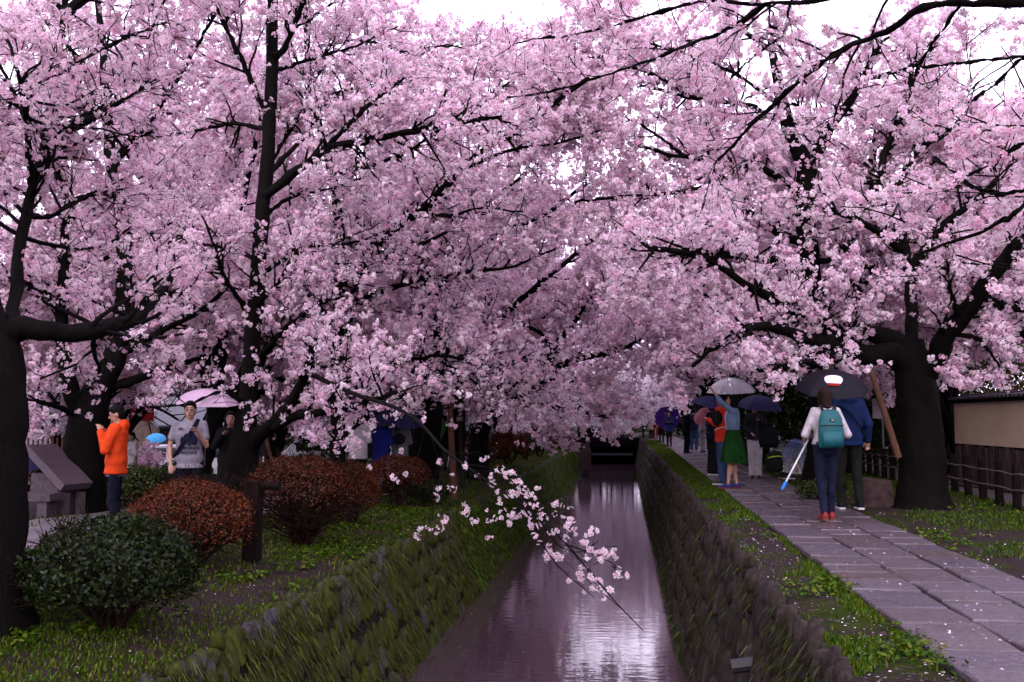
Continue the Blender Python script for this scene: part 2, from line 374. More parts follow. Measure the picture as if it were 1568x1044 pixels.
# ---- paved path of three columns of slabs
def slab_mat():
    m, nt, out = _new('wet_paving_stone'); b = N(nt, 'ShaderNodeBsdfPrincipled'); b.inputs['Specular IOR Level'].default_value = .45
    co = N(nt, 'ShaderNodeNewGeometry').outputs['Position']; oi = N(nt, 'ShaderNodeObjectInfo')
    cr = N(nt, 'ShaderNodeValToRGB'); e = cr.color_ramp.elements; e[0].color = (0.0510, 0.0396, 0.0552, 1); e[1].color = (0.0840, 0.0600, 0.0660, 1)
    for p, c in ((.3, (0.0870, 0.0708, 0.0900)), (.55, (0.0600, 0.0396, 0.0396)), (.8, (0.0720, 0.0588, 0.0750))): x = e.new(p); x.color = rgba(c)
    nt.links.new(oi.outputs['Random'], cr.inputs[0])
    n1, n2, n3 = noise(nt, co, 3.0, 6, .65), noise(nt, co, 26, 4, .6), noise(nt, co, 90, 2)
    c = mixc(nt, ramp(nt, n1, .42, .66), cr.outputs[0], (0.0348, 0.0240, 0.0264)); c = mixc(nt, ramp(nt, n2, .55, .75), c, (0.0960, 0.0780, 0.0900)); nt.links.new(c, b.inputs['Base Color'])
    rr = N(nt, 'ShaderNodeMapRange', i1=.35, i2=.65, i3=.16, i4=.5); nt.links.new(n1, rr.inputs[0]); nt.links.new(rr.outputs[0], b.inputs['Roughness'])
    ad = N(nt, 'ShaderNodeMath', operation='ADD'); nt.links.new(n2, ad.inputs[0]); nt.links.new(n3, ad.inputs[1])
    bp = N(nt, 'ShaderNodeBump'); bp.inputs['Strength'].default_value = .7; bp.inputs['Distance'].default_value = .012; nt.links.new(ad.outputs[0], bp.inputs['Height']); nt.links.new(bp.outputs[0], b.inputs['Normal'])
    nt.links.new(b.outputs[0], out.inputs[0]); return m
M['slab'] = slab_mat()
M['slab_bed'] = solid('paving_bed', (.02, .015, .014), .9, .4, 6, .3, 30, .1, objco=False)
path = sheet('path', lambda y: PATH_L + pcx(y) - .0, lambda y: PATH_R + pcx(y), -3, 76, M['slab_bed'], .008, 8, .5)
def slab_mesh(mat):
    r = lambda s: RNG.uniform(-s, s)
    e = [(-.5, -.5), (-.1, -.5), (.2, -.5), (.5, -.5), (.5, -.1), (.5, .5), (.15, .5), (-.2, .5), (-.5, .5), (-.5, .1)]
    a = [(x + r(.012), y + r(.012), -.9) for x, y in e]; b = [(x_, y_, -.22 + r(.05)) for x_, y_, _ in a]
    c = [(x_ * .965 + r(.008), y_ * .965 + r(.008), r(.05)) for x_, y_, _ in a]
    n = len(e); f = [(k * n + i, k * n + (i + 1) % n, (k + 1) * n + (i + 1) % n, (k + 1) * n + i) for k in (0, 1) for i in range(n)]
    return a + b + c, f + [tuple(2 * n + i for i in range(n))]
_sm = []
for _ in range(12):
    v, f = slab_mesh(None); me = bpy.data.meshes.new('paving_slab'); me.from_pydata(v, [], f); me.materials.append(M['slab']); _sm.append(me)
cols = [(1.60, 2.09), (2.09, 2.56), (2.56, 3.0)]; FV, FF, off = [], [], 0
for ci, (x0, x1) in enumerate(cols):
    y = 2.0 + ci * .21
    while y < 75:
        L = RNG.uniform(.36, .74); w = x1 - x0
        cx, cyy = (x0 + x1) / 2 + float(pcx(y + L / 2)) + RNG.uniform(-.008, .008), y + L / 2
        S = (w - RNG.uniform(.012, .035), L - RNG.uniform(.012, .042), .05)
        z = RNG.uniform(-.009, .009); rot = (RNG.uniform(-.014, .014), RNG.uniform(-.014, .014), RNG.uniform(-.022, .022))
        if y < 30:
            o = link('paving_slab', _sm[RNG.integers(12)], None, path, (cx, cyy, z), rot); o.scale = S
            if RNG.random() < .5: o.rotation_euler[2] += math.pi
        else:
            v, f = slab_mesh(None); FV.append(np.array(v) * S + [cx, cyy, z]); FF.append(f); 
        y += L
vv = np.concatenate(FV); n = len(FV[0]); me = bpy.data.meshes.new('paving')
me.from_pydata(vv.tolist(), [], [tuple(i + k * n for i in f) for k, fs in enumerate(FF) for f in fs]); me.materials.append(M['slab'])
link('far_paving', me, None, path)['kind'] = 'stuff'
# ------------------------------------------------------------------ cherry trees
def nrm(v): return v / (np.linalg.norm(v, axis=-1, keepdims=True) + 1e-9)
def grow(start, dirs, length, k=5, wob=.18, up=0.0):
    "N wandering stems at once -> (N,k,3)"
    n = len(start); p = np.array(start, float); d = nrm(np.array(dirs, float)); st = (np.asarray(length, float) / (k - 1))[:, None]
    out = [p.copy()]
    for _ in range(k - 1):
        d = nrm(d + RNG.normal(0, wob, (n, 3)) + np.array([0, 0, up])); p = p + d * st; out.append(p.copy())
    return np.stack(out, 1)
def tubes(paths, rad, sides=3):
    "paths (N,k,3), rad (N,k) -> verts, quads"
    n, k, _ = paths.shape
    t = nrm(np.gradient(paths, axis=1)); a = nrm(paths[:, -1] - paths[:, 0])
    ref = np.where(np.abs(a[:, 2:3]) < .8, np.array([0, 0, 1.0]), np.array([0, 1.0, 0]))[:, None, :]
    u = nrm(np.cross(t, ref)); w = np.cross(u, t)
    an = np.arange(sides) * 2 * math.pi / sides
    v = paths[:, :, None, :] + rad[:, :, None, None] * (np.cos(an)[None, None, :, None] * u[:, :, None, :] + np.sin(an)[None, None, :, None] * w[:, :, None, :])
    b = (np.arange(n) * k * sides)[:, None, None] + (np.arange(k - 1) * sides)[None, :, None]
    j = np.arange(sides)[None, None, :]; j2 = (j + 1) % sides
    f = np.stack([b + j, b + j2, b + j2 + sides, b + j + sides], -1).reshape(-1, 4)
    return v.reshape(-1, 3), f
def spline(pts, k):
    pts = np.asarray(pts, float); n = len(pts)
    e = np.concatenate([[2 * pts[0] - pts[1]], pts, [2 * pts[-1] - pts[-2]]])
    L = np.concatenate([[0], np.cumsum(np.linalg.norm(np.diff(pts[:, :3], axis=0), axis=1))]); s = np.linspace(0, L[-1], k)
    i = np.clip(np.searchsorted(L, s, 'right') - 1, 0, n - 2); t = ((s - L[i]) / (L[i + 1] - L[i] + 1e-9))[:, None]
    p0, p1, p2, p3 = e[i], e[i + 1], e[i + 2], e[i + 3]
    return .5 * (2 * p1 + (p2 - p0) * t + (2 * p0 - 5 * p1 + 4 * p2 - p3) * t * t + (3 * p1 - p0 - 3 * p2 + p3) * t ** 3)
MASK = np.zeros((1160 // 3, 1800 // 3)); LIMBS = []
def paint():
    "remember where the photograph shows bare dark limbs, so that sprays in front of them stay thin there"
    for q, r in LIMBS:
        f = np.linspace(0, len(q) - 1, len(q) * 14); i = np.minimum(f.astype(int), len(q) - 2); w = (f - i)[:, None]
        p = proj(q[i] * (1 - w) + q[i + 1] * w); rr = (r[i] * (1 - w[:, 0]) + r[i + 1] * w[:, 0]) * FPX / p[:, 2]
        for (x, y, d), h in zip(p, rr):
            if h < 1.6 or not (-60 < x < 1630 and -60 < y < 1090): continue
            a = int(max(1, round((h + 3.5) / 3))); X, Yy = int((x + 100) / 3), int((y + 60) / 3)
            b = MASK[max(0, Yy - a):Yy + a + 1, max(0, X - a):X + a + 1]; np.maximum(b, d, out=b)
def limb(px, r0, r1, Y=None, k=26, rough=.5):
    "a limb through picture points (px, py[, Y]) at the distance Y"
    pts = [P(q[0], q[1], q[2] if len(q) > 2 else Y) for q in px]
    q = limb_w(pts, r0, r1, k, rough); LIMBS.append(q); return q
def limb_w(pts, r0, r1, k=26, rough=.5):
    q = spline(pts, k); L = np.linalg.norm(np.diff(q, axis=0), axis=1).sum()
    q[1:] += RNG.normal(0, 1, (k - 1, 3)) * .02 * rough * min(1, L / 4)
    r = np.linspace(0, 1, k) ** .85 * (r1 - r0) + r0
    r = r * (1 + RNG.normal(0, .05, k)); return q, r

# where the photograph has no blossom: below the crowns, and two gaps of open sky
_bot = np.array([(-200, 690), (0, 690), (60, 680), (110, 660), (150, 620), (215, 612), (255, 606), (264, 584), (366, 586), (376, 655), (420, 640), (470, 660), (540, 700), (580, 634), (640, 630), (700, 642), (760, 650), (800, 668), (835, 692), (885, 690), (905, 668), (940, 672), (962, 662), (985, 640), (1050, 625), (1078, 572), (1125, 562), (1165, 580), (1190, 600), (1215, 570), (1300, 575), (1330, 600), (1345, 590), (1365, 620), (1385, 560), (1425, 560), (1440, 600), (1500, 588), (1540, 586), (1568, 560), (1800, 560)], float)
def keep(p, low=0, gaps=True, jit=9):
    q = proj(p); x, y = q[:, 0], q[:, 1]
    X, Yy = ((x + 100) / 3).astype(int), ((y + 60) / 3).astype(int); ins = (X >= 0) & (X < MASK.shape[1]) & (Yy >= 0) & (Yy < MASK.shape[0])
    mk = np.where(ins, MASK[np.clip(Yy, 0, MASK.shape[0] - 1), np.clip(X, 0, MASK.shape[1] - 1)], 0); bare = (mk > q[:, 2] - .05) & (RNG.random(len(x)) < .68)
    y = y + RNG.normal(0, jit, len(y))
    ok = keep_(x, y, q, low, gaps); return ok & ~bare if gaps else ok
def keep_(x, y, q, low, gaps):
    jit = 0; y = y + RNG.normal(0, jit, len(y))
    ok = (y < np.interp(x, _bot[:, 0], _bot[:, 1]) + low) | (q[:, 2] < .3)
    if gaps:
        g = ((x - 765) / 95) ** 2 + ((y - 2) / 44) ** 2 < 1
        g |= ((x - 1528) / 62) ** 2 + ((y - 112) / 40) ** 2 < 1
        for cx, cy, a, b in ((868, 262, 34, 26), (715, 232, 26, 20), (290, 300, 34, 42), (250, 210, 22, 28), (560, 230, 25, 30), (1000, 170, 22, 18), (640, 60, 26, 14), (930, 62, 30, 16)):
            g |= (((x - cx) / a) ** 2 + ((y - cy) / b) ** 2 < 1) & (RNG.random(len(x)) < .5)
        ok &= ~(g & (RNG.random(len(x)) < .96))
    return ok
PINK = np.array([(.93, .80, .91), (.95, .87, .94), (.92, .73, .87), (.96, .92, .96), (.89, .64, .78), (.94, .82, .92), (.95, .89, .94)])
def blossom(c, nfl, fr, br, shape, dark=.12):
    "clusters of nfl flowers of radius fr on balls of radius br at the points c -> verts, faces, colours"
    n = len(c)
    d = nrm(RNG.normal(0, 1, (n, nfl, 3)))
    ctr = c[:, None, :] + d * br * RNG.uniform(.45, 1.1, (n, nfl, 1))
    nr = nrm(d + RNG.normal(0, .45, (n, nfl, 3)))
    hue = PINK[RNG.integers(0, len(PINK), n)] * RNG.uniform(.86, 1.06, (n, 1))
    colr = np.clip(hue[:, None, :] * RNG.uniform(.9, 1.06, (n, nfl, 1)), 0, .95)
    isd = RNG.random((n, nfl)) < dark
    colr = np.where(isd[..., None], np.array([.10, .022, .025]), colr)
    size = fr * RNG.uniform(.78, 1.15, (n, nfl)) * np.where(isd, .62, 1)
    ctr, nr, colr, size = ctr.reshape(-1, 3), nr.reshape(-1, 3), colr.reshape(-1, 3), size.ravel()
    u = nrm(np.cross(nr, nrm(RNG.normal(0, 1, nr.shape)))); w = np.cross(nr, u); m = len(ctr)
    if shape == 'quad':
        an = np.array([.1, 1.45, 3.0, 4.55]); rr = np.array([1.0, .8, 1.05, .75])
        off = lambda a, r: size[:, None] * r * (np.cos(a) * u + np.sin(a) * w) + nr * size[:, None] * .18 * (1 if r > .9 else -1)
        v = np.stack([ctr + off(a, r) for a, r in zip(an, rr)], 1); nv = 4
        f = np.arange(m * 4).reshape(m, 4)
    elif shape == 'cup':
        an = np.arange(5) * 2 * math.pi / 5
        v = np.stack([ctr + size[:, None] * (np.cos(a) * u + np.sin(a) * w) + nr * size[:, None] * .30 for a in an] + [ctr], 1); nv = 6
        b = (np.arange(m) * 6)[:, None, None]; k = np.arange(5)
        f = (b + np.stack([k, (k + 1) % 5, np.full(5, 5)], -1)[None]).reshape(-1, 3)
    else:                                                   # five notched petals
        vs = [ctr - nr * size[:, None] * .1]
        for k in range(5):
            a = k * 2 * math.pi / 5
            for da, r, z in ((-.5, .62, .14), (-.24, 1.03, .30), (0, .9, .22), (.24, 1.03, .30), (.5, .62, .14)):
                vs.append(ctr + size[:, None] * r * (np.cos(a + da) * u + np.sin(a + da) * w) + nr * size[:, None] * z)
        v = np.stack(vs, 1); nv = 26; b = (np.arange(m) * 26)[:, None, None]
        pt = []
        for k in range(5):
            s = 1 + 5 * k; pt += [(0, s, s + 1), (0, s + 1, s + 2), (0, s + 2, s + 3), (0, s + 3, s + 4)]
        f = (b + np.array(pt)[None]).reshape(-1, 3)
        cc = np.repeat(colr[:, None, :], nv, 1); cc[:, 0] = cc[:, 0] * np.array([.75, .3, .42])
        return v.reshape(-1, 3), f, cc.reshape(-1, 3)
    cc = np.repeat(colr[:, None, :], nv, 1)
    if shape == 'cup': cc[:, 5] = cc[:, 5] * np.array([.85, .5, .6])
    return v.reshape(-1, 3), f, cc.reshape(-1, 3)
TRIS = [0]
def petal_mat():
    "petals: the tint of the cluster times the tint of the flower, light passes through"
    m, nt, out = _new('petal')
    a = N(nt, 'ShaderNodeAttribute', attribute_name='tint'); b = N(nt, 'ShaderNodeAttribute', attribute_name='hue'); b.attribute_type = 'INSTANCER'
    mu = N(nt, 'ShaderNodeMix', data_type='RGBA', blend_type='MULTIPLY'); mu.inputs[0].default_value = 1.0
    nt.links.new(a.outputs[0], mu.inputs[6]); nt.links.new(b.outputs[0], mu.inputs[7])
    d = N(nt, 'ShaderNodeBsdfDiffuse'); t = N(nt, 'ShaderNodeBsdfTranslucent'); mx = N(nt, 'ShaderNodeMixShader', i0=.58)
    nt.links.new(mu.outputs[2], d.inputs[0]); nt.links.new(mu.outputs[2], t.inputs[0]); nt.links.new(d.outputs[0], mx.inputs[1]); nt.links.new(t.outputs[0], mx.inputs[2])
    nt.links.new(mx.outputs[0], out.inputs[0]); return m
M['petal_puff'] = petal_mat()
def puff(shape, nfl, fr, dark, k):
    "a ball of flowers of about unit radius"
    d = nrm(RNG.normal(0, 1, (nfl, 3)) + RNG.normal(0, .35, 3)); far = RNG.uniform(.35, 1.3, nfl)
    global PINK
    keepP = PINK; PINK = np.array([(1., 1., 1.)])
    v, f, c = blossom(np.zeros((nfl, 3)), 1, fr, 0.0, shape, 0.0)
    PINK = keepP
    nv = len(v) // nfl; v = v.reshape(nfl, nv, 3); c = np.clip(c.reshape(nfl, nv, 3), 0, 1)
    for i in range(nfl):                                      # turn each flower to face outwards and seat it on the ball
        p = v[i] - v[i].mean(0); n = np.linalg.svd(p)[2][2]; tgt = nrm(d[i] + RNG.normal(0, .35, 3))
        q = Vector(n).rotation_difference(Vector(tgt)).to_matrix()
        v[i] = p @ np.array(q).T + d[i] * far[i]
        c[i] *= RNG.uniform(.84, 1.0)
    v = v.reshape(-1, 3); c = c.reshape(-1, 3)
    nd = max(2, int(nfl * dark)); dd = nrm(RNG.normal(0, 1, (nd, 3)))
    v2, f2, c2 = leaves_(dd * RNG.uniform(.5, 1.1, (nd, 1)), nrm(RNG.normal(0, 1, (nd, 3))), fr * .42, [(.16, .04, .04), (.10, .03, .02), (.22, .10, .03)])
    o = bpy.data.objects.new('blossom_cluster', np_mesh('blossom_cluster', np.concatenate([v, v2]), [f, f2 + len(v)], M['petal_puff'], np.concatenate([c, c2]))); return o
def leaves_(c, nr, size, cols):
    n = len(c); u = nrm(np.cross(nr, nrm(RNG.normal(0, 1, (n, 3))))); w = np.cross(nr, u)
    v = np.stack([c - u * size, c + w * size * .5, c + u * size, c - w * size * .5], 1)
    return v.reshape(-1, 3), np.arange(n * 4).reshape(n, 4), np.repeat(np.asarray(cols)[RNG.integers(0, len(cols), n)], 4, 0)
def puff_group(name, objs):
    ng = bpy.data.node_groups.new(name, 'GeometryNodeTree')
    ng.interface.new_socket('Geometry', in_out='INPUT', socket_type='NodeSocketGeometry'); ng.interface.new_socket('Geometry', in_out='OUTPUT', socket_type='NodeSocketGeometry')
    gi, go = ng.nodes.new('NodeGroupInput'), ng.nodes.new('NodeGroupOutput')
    iop = ng.nodes.new('GeometryNodeInstanceOnPoints'); iop.inputs['Pick Instance'].default_value = True
    m2p = ng.nodes.new('GeometryNodeMeshToPoints'); gti = ng.nodes.new('GeometryNodeGeometryToInstance')
    for o in reversed(objs):
        oi = ng.nodes.new('GeometryNodeObjectInfo'); oi.inputs['Object'].default_value = o
        ng.links.new(oi.outputs['Geometry'], gti.inputs[0])
    def at(nm, ty):
        a = ng.nodes.new('GeometryNodeInputNamedAttribute'); a.data_type = ty; a.inputs[0].default_value = nm; return next(q for q in a.outputs if q.enabled)
    e2r = ng.nodes.new('FunctionNodeEulerToRotation'); ng.links.new(at('turn', 'FLOAT_VECTOR'), e2r.inputs[0])
    ng.links.new(gi.outputs[0], m2p.inputs[0]); ng.links.new(m2p.outputs[0], iop.inputs['Points']); ng.links.new(gti.outputs[0], iop.inputs['Instance'])
    ng.links.new(at('kind_index', 'INT'), iop.inputs['Instance Index']); ng.links.new(e2r.outputs[0], iop.inputs['Rotation']); ng.links.new(at('size', 'FLOAT'), iop.inputs['Scale'])
    ng.links.new(iop.outputs[0], go.inputs[0]); return ng
PUFFS = {}
def puffs(lod):
    if lod not in PUFFS:
        par = dict(spray=('petals', 5, .62, .5), near=('petals', 7, .50, .7), mid=('cup', 9, .48, .6), low=('cup', 7, .54, .5), far=('quad', 6, .62, .4))[lod]
        PUFFS[lod] = puff_group('blossoms_' + lod, [puff(*par, k) for k in range(8)])
    return PUFFS[lod]
def crown(parent, pts, size, lod, name='blossom_crown', pale=0.0):
    n = len(pts); me = bpy.data.meshes.new(name); me.vertices.add(n); me.vertices.foreach_set('co', np.asarray(pts, np.float32).ravel())
    def put(nm, ty, val, key):
        a = me.attributes.new(nm, ty, 'POINT'); a.data.foreach_set(key, np.ascontiguousarray(val).ravel())
    put('turn', 'FLOAT_VECTOR', RNG.uniform(0, 6.28, (n, 3)).astype(np.float32), 'vector')
    put('size', 'FLOAT', (size * RNG.uniform(.55, 1.35, n)).astype(np.float32), 'value')
    put('kind_index', 'INT', RNG.integers(0, 8, n).astype(np.int32), 'value')
    h = np.ones((n, 4), np.float32); h[:, :3] = np.clip(PINK[RNG.integers(0, len(PINK), n)] * RNG.uniform(.88, 1.04, (n, 1)), 0, .96)
    h[:, :3] = h[:, :3] * (1 - pale) + .95 * pale; put('hue', 'FLOAT_COLOR', h, 'color')
    me.materials.append(M['petal_puff'])
    o = link(name, me, None, parent); o['kind'] = 'stuff'
    md = o.modifiers.new('blossoms', 'NODES'); md.node_group = puffs(lod); return o
def cherry(name, label, trunk, limbs, near=True, dens=1.0, sub=6.0, sublen=1.5, twig=.75, sp=.095, br=.05, lod='mid', low=0, gaps=True, group=None, spawn0=.18, up=.03, prune=True, sides=14, extra=None, tw=1.0, slot=False):
    "trunk: list of (points, radii); limbs the same and carry the spray"
    base = trunk[0][0][0]
    root = thing(name, label, 'tree', base, 0, group); inv = -np.asarray(base)
    VT, FT, off = [], [], 0
    for q, r in trunk + limbs:
        v, f = tubes(q[None], r[None], sides if r[0] > .05 else 6); VT.append(v); FT.append(f + off); off += len(v)
    v = np.concatenate(VT) + inv
    if near: v = v + RNG.normal(0, .007, v.shape)
    link('trunk', np_mesh('trunk', v, np.concatenate(FT), M['bark'], smooth=True), None, root)
    S, D, Ls, R0 = [], [], [], []
    for q, r in limbs:
        k = len(q); L = np.linalg.norm(np.diff(q, axis=0), axis=1).sum(); n = max(2, int(L * sub * dens))
        t = RNG.uniform(spawn0, 1, n) ** .85; i = np.minimum((t * (k - 1)).astype(int), k - 2); fr_ = t * (k - 1) - i
        s = q[i] * (1 - fr_[:, None]) + q[i + 1] * fr_[:, None]; tg = nrm(q[i + 1] - q[i])
        pr = RNG.normal(0, 1, (n, 3)); pr -= (pr * tg).sum(1, keepdims=True) * tg
        S.append(s); D.append(tg * .55 + nrm(pr) * .9 + [0, 0, .12]); Ls.append(sublen * RNG.uniform(.45, 1.15, n) * (1.15 - .55 * t)); R0.append(np.minimum(r[i] * .6, .022))
    S, D, Ls, R0 = map(np.concatenate, (S, D, Ls, R0))
    b1 = grow(S, D, Ls, 7, .20, up); 
    n1 = len(b1); nt = np.maximum(1, (Ls * 7).astype(int)); idx = np.repeat(np.arange(n1), nt); m = len(idx)
    t = RNG.uniform(.12, 1, m); i = np.minimum((t * 6).astype(int), 5); fr_ = (t * 6 - i)[:, None]
    s2 = b1[idx, i] * (1 - fr_) + b1[idx, i + 1] * fr_; tg = nrm(b1[idx, i + 1] - b1[idx, i])
    pr = RNG.normal(0, 1, (m, 3)); pr -= (pr * tg).sum(1, keepdims=True) * tg
    l2 = twig * RNG.uniform(.35, 1.2, m) * (1.1 - .5 * t)
    b2 = grow(s2, tg * .6 + nrm(pr) * .8 + [0, 0, -.02], l2, 4, .22, up * .5)
    cl = []
    for B, LL, t0 in ((b1, Ls, .35), (b2, l2, .12)):
        kk = B.shape[1]; nn = np.maximum(1, (LL / sp).astype(int)); ix = np.repeat(np.arange(len(B)), nn); mm = len(ix)
        t = RNG.uniform(t0, 1, mm); t[np.concatenate([[0], np.cumsum(nn)[:-1]])] = 1.0
        i = np.minimum((t * (kk - 1)).astype(int), kk - 2); f_ = (t * (kk - 1) - i)[:, None]
        cl.append(B[ix, i] * (1 - f_) + B[ix, i + 1] * f_ + RNG.normal(0, br * .55, (mm, 3)))
    cl = np.concatenate(cl)
    if extra is not None: cl = np.concatenate([cl, extra])
    if slot:                                                  # the crowns of the two rows hardly meet over the canal
        cl = cl[~((cl[:, 0] > -2.3) & (cl[:, 0] < .6) & (cl[:, 2] > 1.2) & (RNG.random(len(cl)) < .93))]
    if prune:
        cl = cl[keep(cl, low, gaps)]
        b2 = b2[keep(b2[:, -1], low + 6, False)]; ok = keep(b1[:, -1], low + 10, False); b1, R0 = b1[ok], R0[ok]
    q = proj(cl); vis = (q[:, 2] > .3) & (q[:, 0] > -260) & (q[:, 0] < 1830) & (q[:, 1] > -420)
    cl = cl[vis | (RNG.random(len(cl)) < .35)]               # crowns are thinner where they leave the picture
    b2 = b2[RNG.random(len(b2)) < tw]
    if not near: b1 = b1[:, ::2]; R0 = R0[RNG.random(len(b1)) < max(.45, tw)] if False else R0
    r1 = R0[:, None] * np.linspace(1, .35, b1.shape[1])[None]; v1, f1 = tubes(b1 + inv, r1, 4 if near else 3)
    r2 = np.full((len(b2), 4), .0045 if near else .007) * np.linspace(1.2, .6, 4)[None]; v2, f2 = tubes(b2 + inv, r2, 3)
    o = link('twigs', np_mesh('twigs', np.concatenate([v1, v2]), np.concatenate([f1, f2 + len(v1)]), M['bark'], smooth=True), None, root); o['kind'] = 'stuff'
    crown(root, cl + inv, br, lod)
    t = 2 * (len(f1) + len(f2)); TRIS[0] += t
    print('TREE', label[:44], 'clusters', len(cl), 'tris', t)
    return root
T_MARK = __import__('time').time()

HERO = []
# T2: slender tree in front of the left bank
t2 = [limb([(366, 822), (367, 770), (370, 720), (374, 680), (380, 600), (388, 500), (397, 395), (402, 320), (410, 230), (416, 110), (417, 0), (420, -150)], .235, .055, 14, 40, .15)]
t2[0][1][:] = np.interp(np.linspace(0, 1, 40), [0, .06, .13, .2, .5, .8, 1], [.34, .27, .23, .135, .105, .085, .04])
l2 = [limb([(374, 712, 14), (392, 672, 13.9), (420, 648, 13.6), (450, 610, 13.3), (470, 565, 13), (480, 520, 12.8)], .13, .05, k=20, rough=.2),
      limb([(420, 652, 13.6), (455, 636, 13.2), (500, 630, 12.8), (550, 618, 12.5), (610, 600, 12)], .075, .02),
      limb([(400, 302, 14), (430, 282, 13.8), (491, 234, 13.4), (576, 211, 13), (683, 192, 12.6), (770, 178, 12.2)], .075, .02),
      limb([(491, 234, 13.4), (530, 195, 13.2), (564, 161, 13), (620, 120, 12.8)], .045, .015),
      limb([(410, 268, 14), (440, 235, 14.2), (472, 203, 14.4), (491, 165, 14.6), (526, 138, 14.8), (614, 122, 15)], .045, .012),
      limb([(415, 86, 14), (434, 77, 13.8), (453, 31, 13.6), (470, -10, 13.4), (500, -90, 13.2)], .05, .02),
      limb([(405, 165, 14), (382, 119, 13.8), (357, 65, 13.5), (327, 4, 13.2), (300, -60, 13)], .045, .015),
      limb([(380, 478, 14), (362, 452, 13.7), (342, 420, 13.4), (330, 380, 13.2), (310, 330, 13)], .045, .012),
      limb([(388, 470, 14), (420, 440, 13.6), (440, 410, 13.2), (462, 372, 13)], .04, .012),
      limb([(384, 560, 14), (420, 520, 13.7), (445, 495, 13.4), (480, 470, 13.2), (520, 455, 13)], .035, .01),
      limb([(378, 620, 14), (340, 600, 13.6), (290, 618, 13.2), (230, 622, 13)], .03, .01),
      limb([(400, 400, 14), (350, 380, 14.4), (300, 372, 14.8), (250, 350, 15)], .04, .012),
      limb([(412, 200, 14), (360, 190, 14.2), (300, 200, 14.4), (240, 210, 14.5)], .04, .012),
      limb([(416, 110, 14), (470, 92, 14.2), (540, 72, 14.4), (610, 40, 14.6)], .035, .012),
      limb([(408, 255, 14), (450, 190, 14.6), (490, 110, 15), (510, 40, 15.2)], .035, .012),
      limb([(404, 330, 14), (450, 300, 14.6), (500, 290, 15), (560, 270, 15.4)], .035, .012),
      limb([(396, 420, 14), (470, 380, 14.6), (540, 372, 15), (600, 352, 15.2)], .04, .012)]
HERO.append(dict(label='slender forked cherry tree standing behind the wooden post on the left bank', trunk=t2, limbs=l2, sub=8.5, sublen=1.3, twig=.62, sp=.058, br=.044, tw=1))

# T1: the big trunk at the left edge
t1 = [limb([(-14, 985), (-10, 860), (-8, 760), (-6, 650), (-6, 560), (-26, 480), (-50, 380), (-70, 260), (-90, 120), (-100, -40)], .3, .05, 7.2, 40, .2)]
t1[0][1][:] = np.interp(np.linspace(0, 1, 40), [0, .05, .12, .4, .5, .7, 1], [.36, .28, .235, .21, .14, .09, .05])
l1 = [limb_w([P(*c) for c in ((22, 506, 7.25), (24, 440, 7.6), (34, 356, 8), (57, 268, 8.2), (69, 214, 8.3), (78, 165, 8.4), (88, 107, 8.5), (96, 40, 8.6), (108, -80, 8.6))], .055, .022, 30, .3),
      limb([(-4, 520, 7.2), (30, 503, 7.25), (70, 506, 7.3), (120, 510, 7.6), (168, 500, 8), (205, 490, 8.5), (232, 462, 9), (262, 425, 9.5)], .10, .03, rough=.3),
      limb([(69, 214, 8.3), (90, 200, 8.3), (115, 188, 7.9), (150, 172, 8.2), (184, 157, 8.6), (240, 120, 9)], .04, .012),
      limb([(52, 290, 8.1), (44, 240, 8), (42, 195, 7.8), (30, 120, 7), (10, 60, 7)], .04, .012),
      limb([(62, 245, 8.2), (110, 200, 8.4), (150, 180, 8.6), (190, 150, 9.4)], .03, .01),
      limb([(88, 107, 8.5), (140, 80, 8.4), (190, 60, 7.8), (260, 30, 8.4)], .025, .01),
      limb([(-48, 390, 7.2), (-70, 330, 6.8), (-110, 260, 6.4), (-180, 200, 6)], .035, .015),
      limb([(-2, 560, 7.2), (-80, 500, 7.8), (-180, 470, 8.4)], .1, .03),
      limb([(98, 20, 8.6), (200, -60, 7.6), (330, -160, 6.2), (480, -260, 5.8)], .05, .02),
      limb([(40, 330, 8.05), (80, 330, 8.4), (130, 300, 8.8), (180, 300, 9.5)], .03, .01)]
HERO.append(dict(label='massive dark cherry trunk at the left edge with one heavy level limb', trunk=t1, limbs=l1, sub=9, sublen=1.0, twig=.5, sp=.050, br=.036, lod='near'))

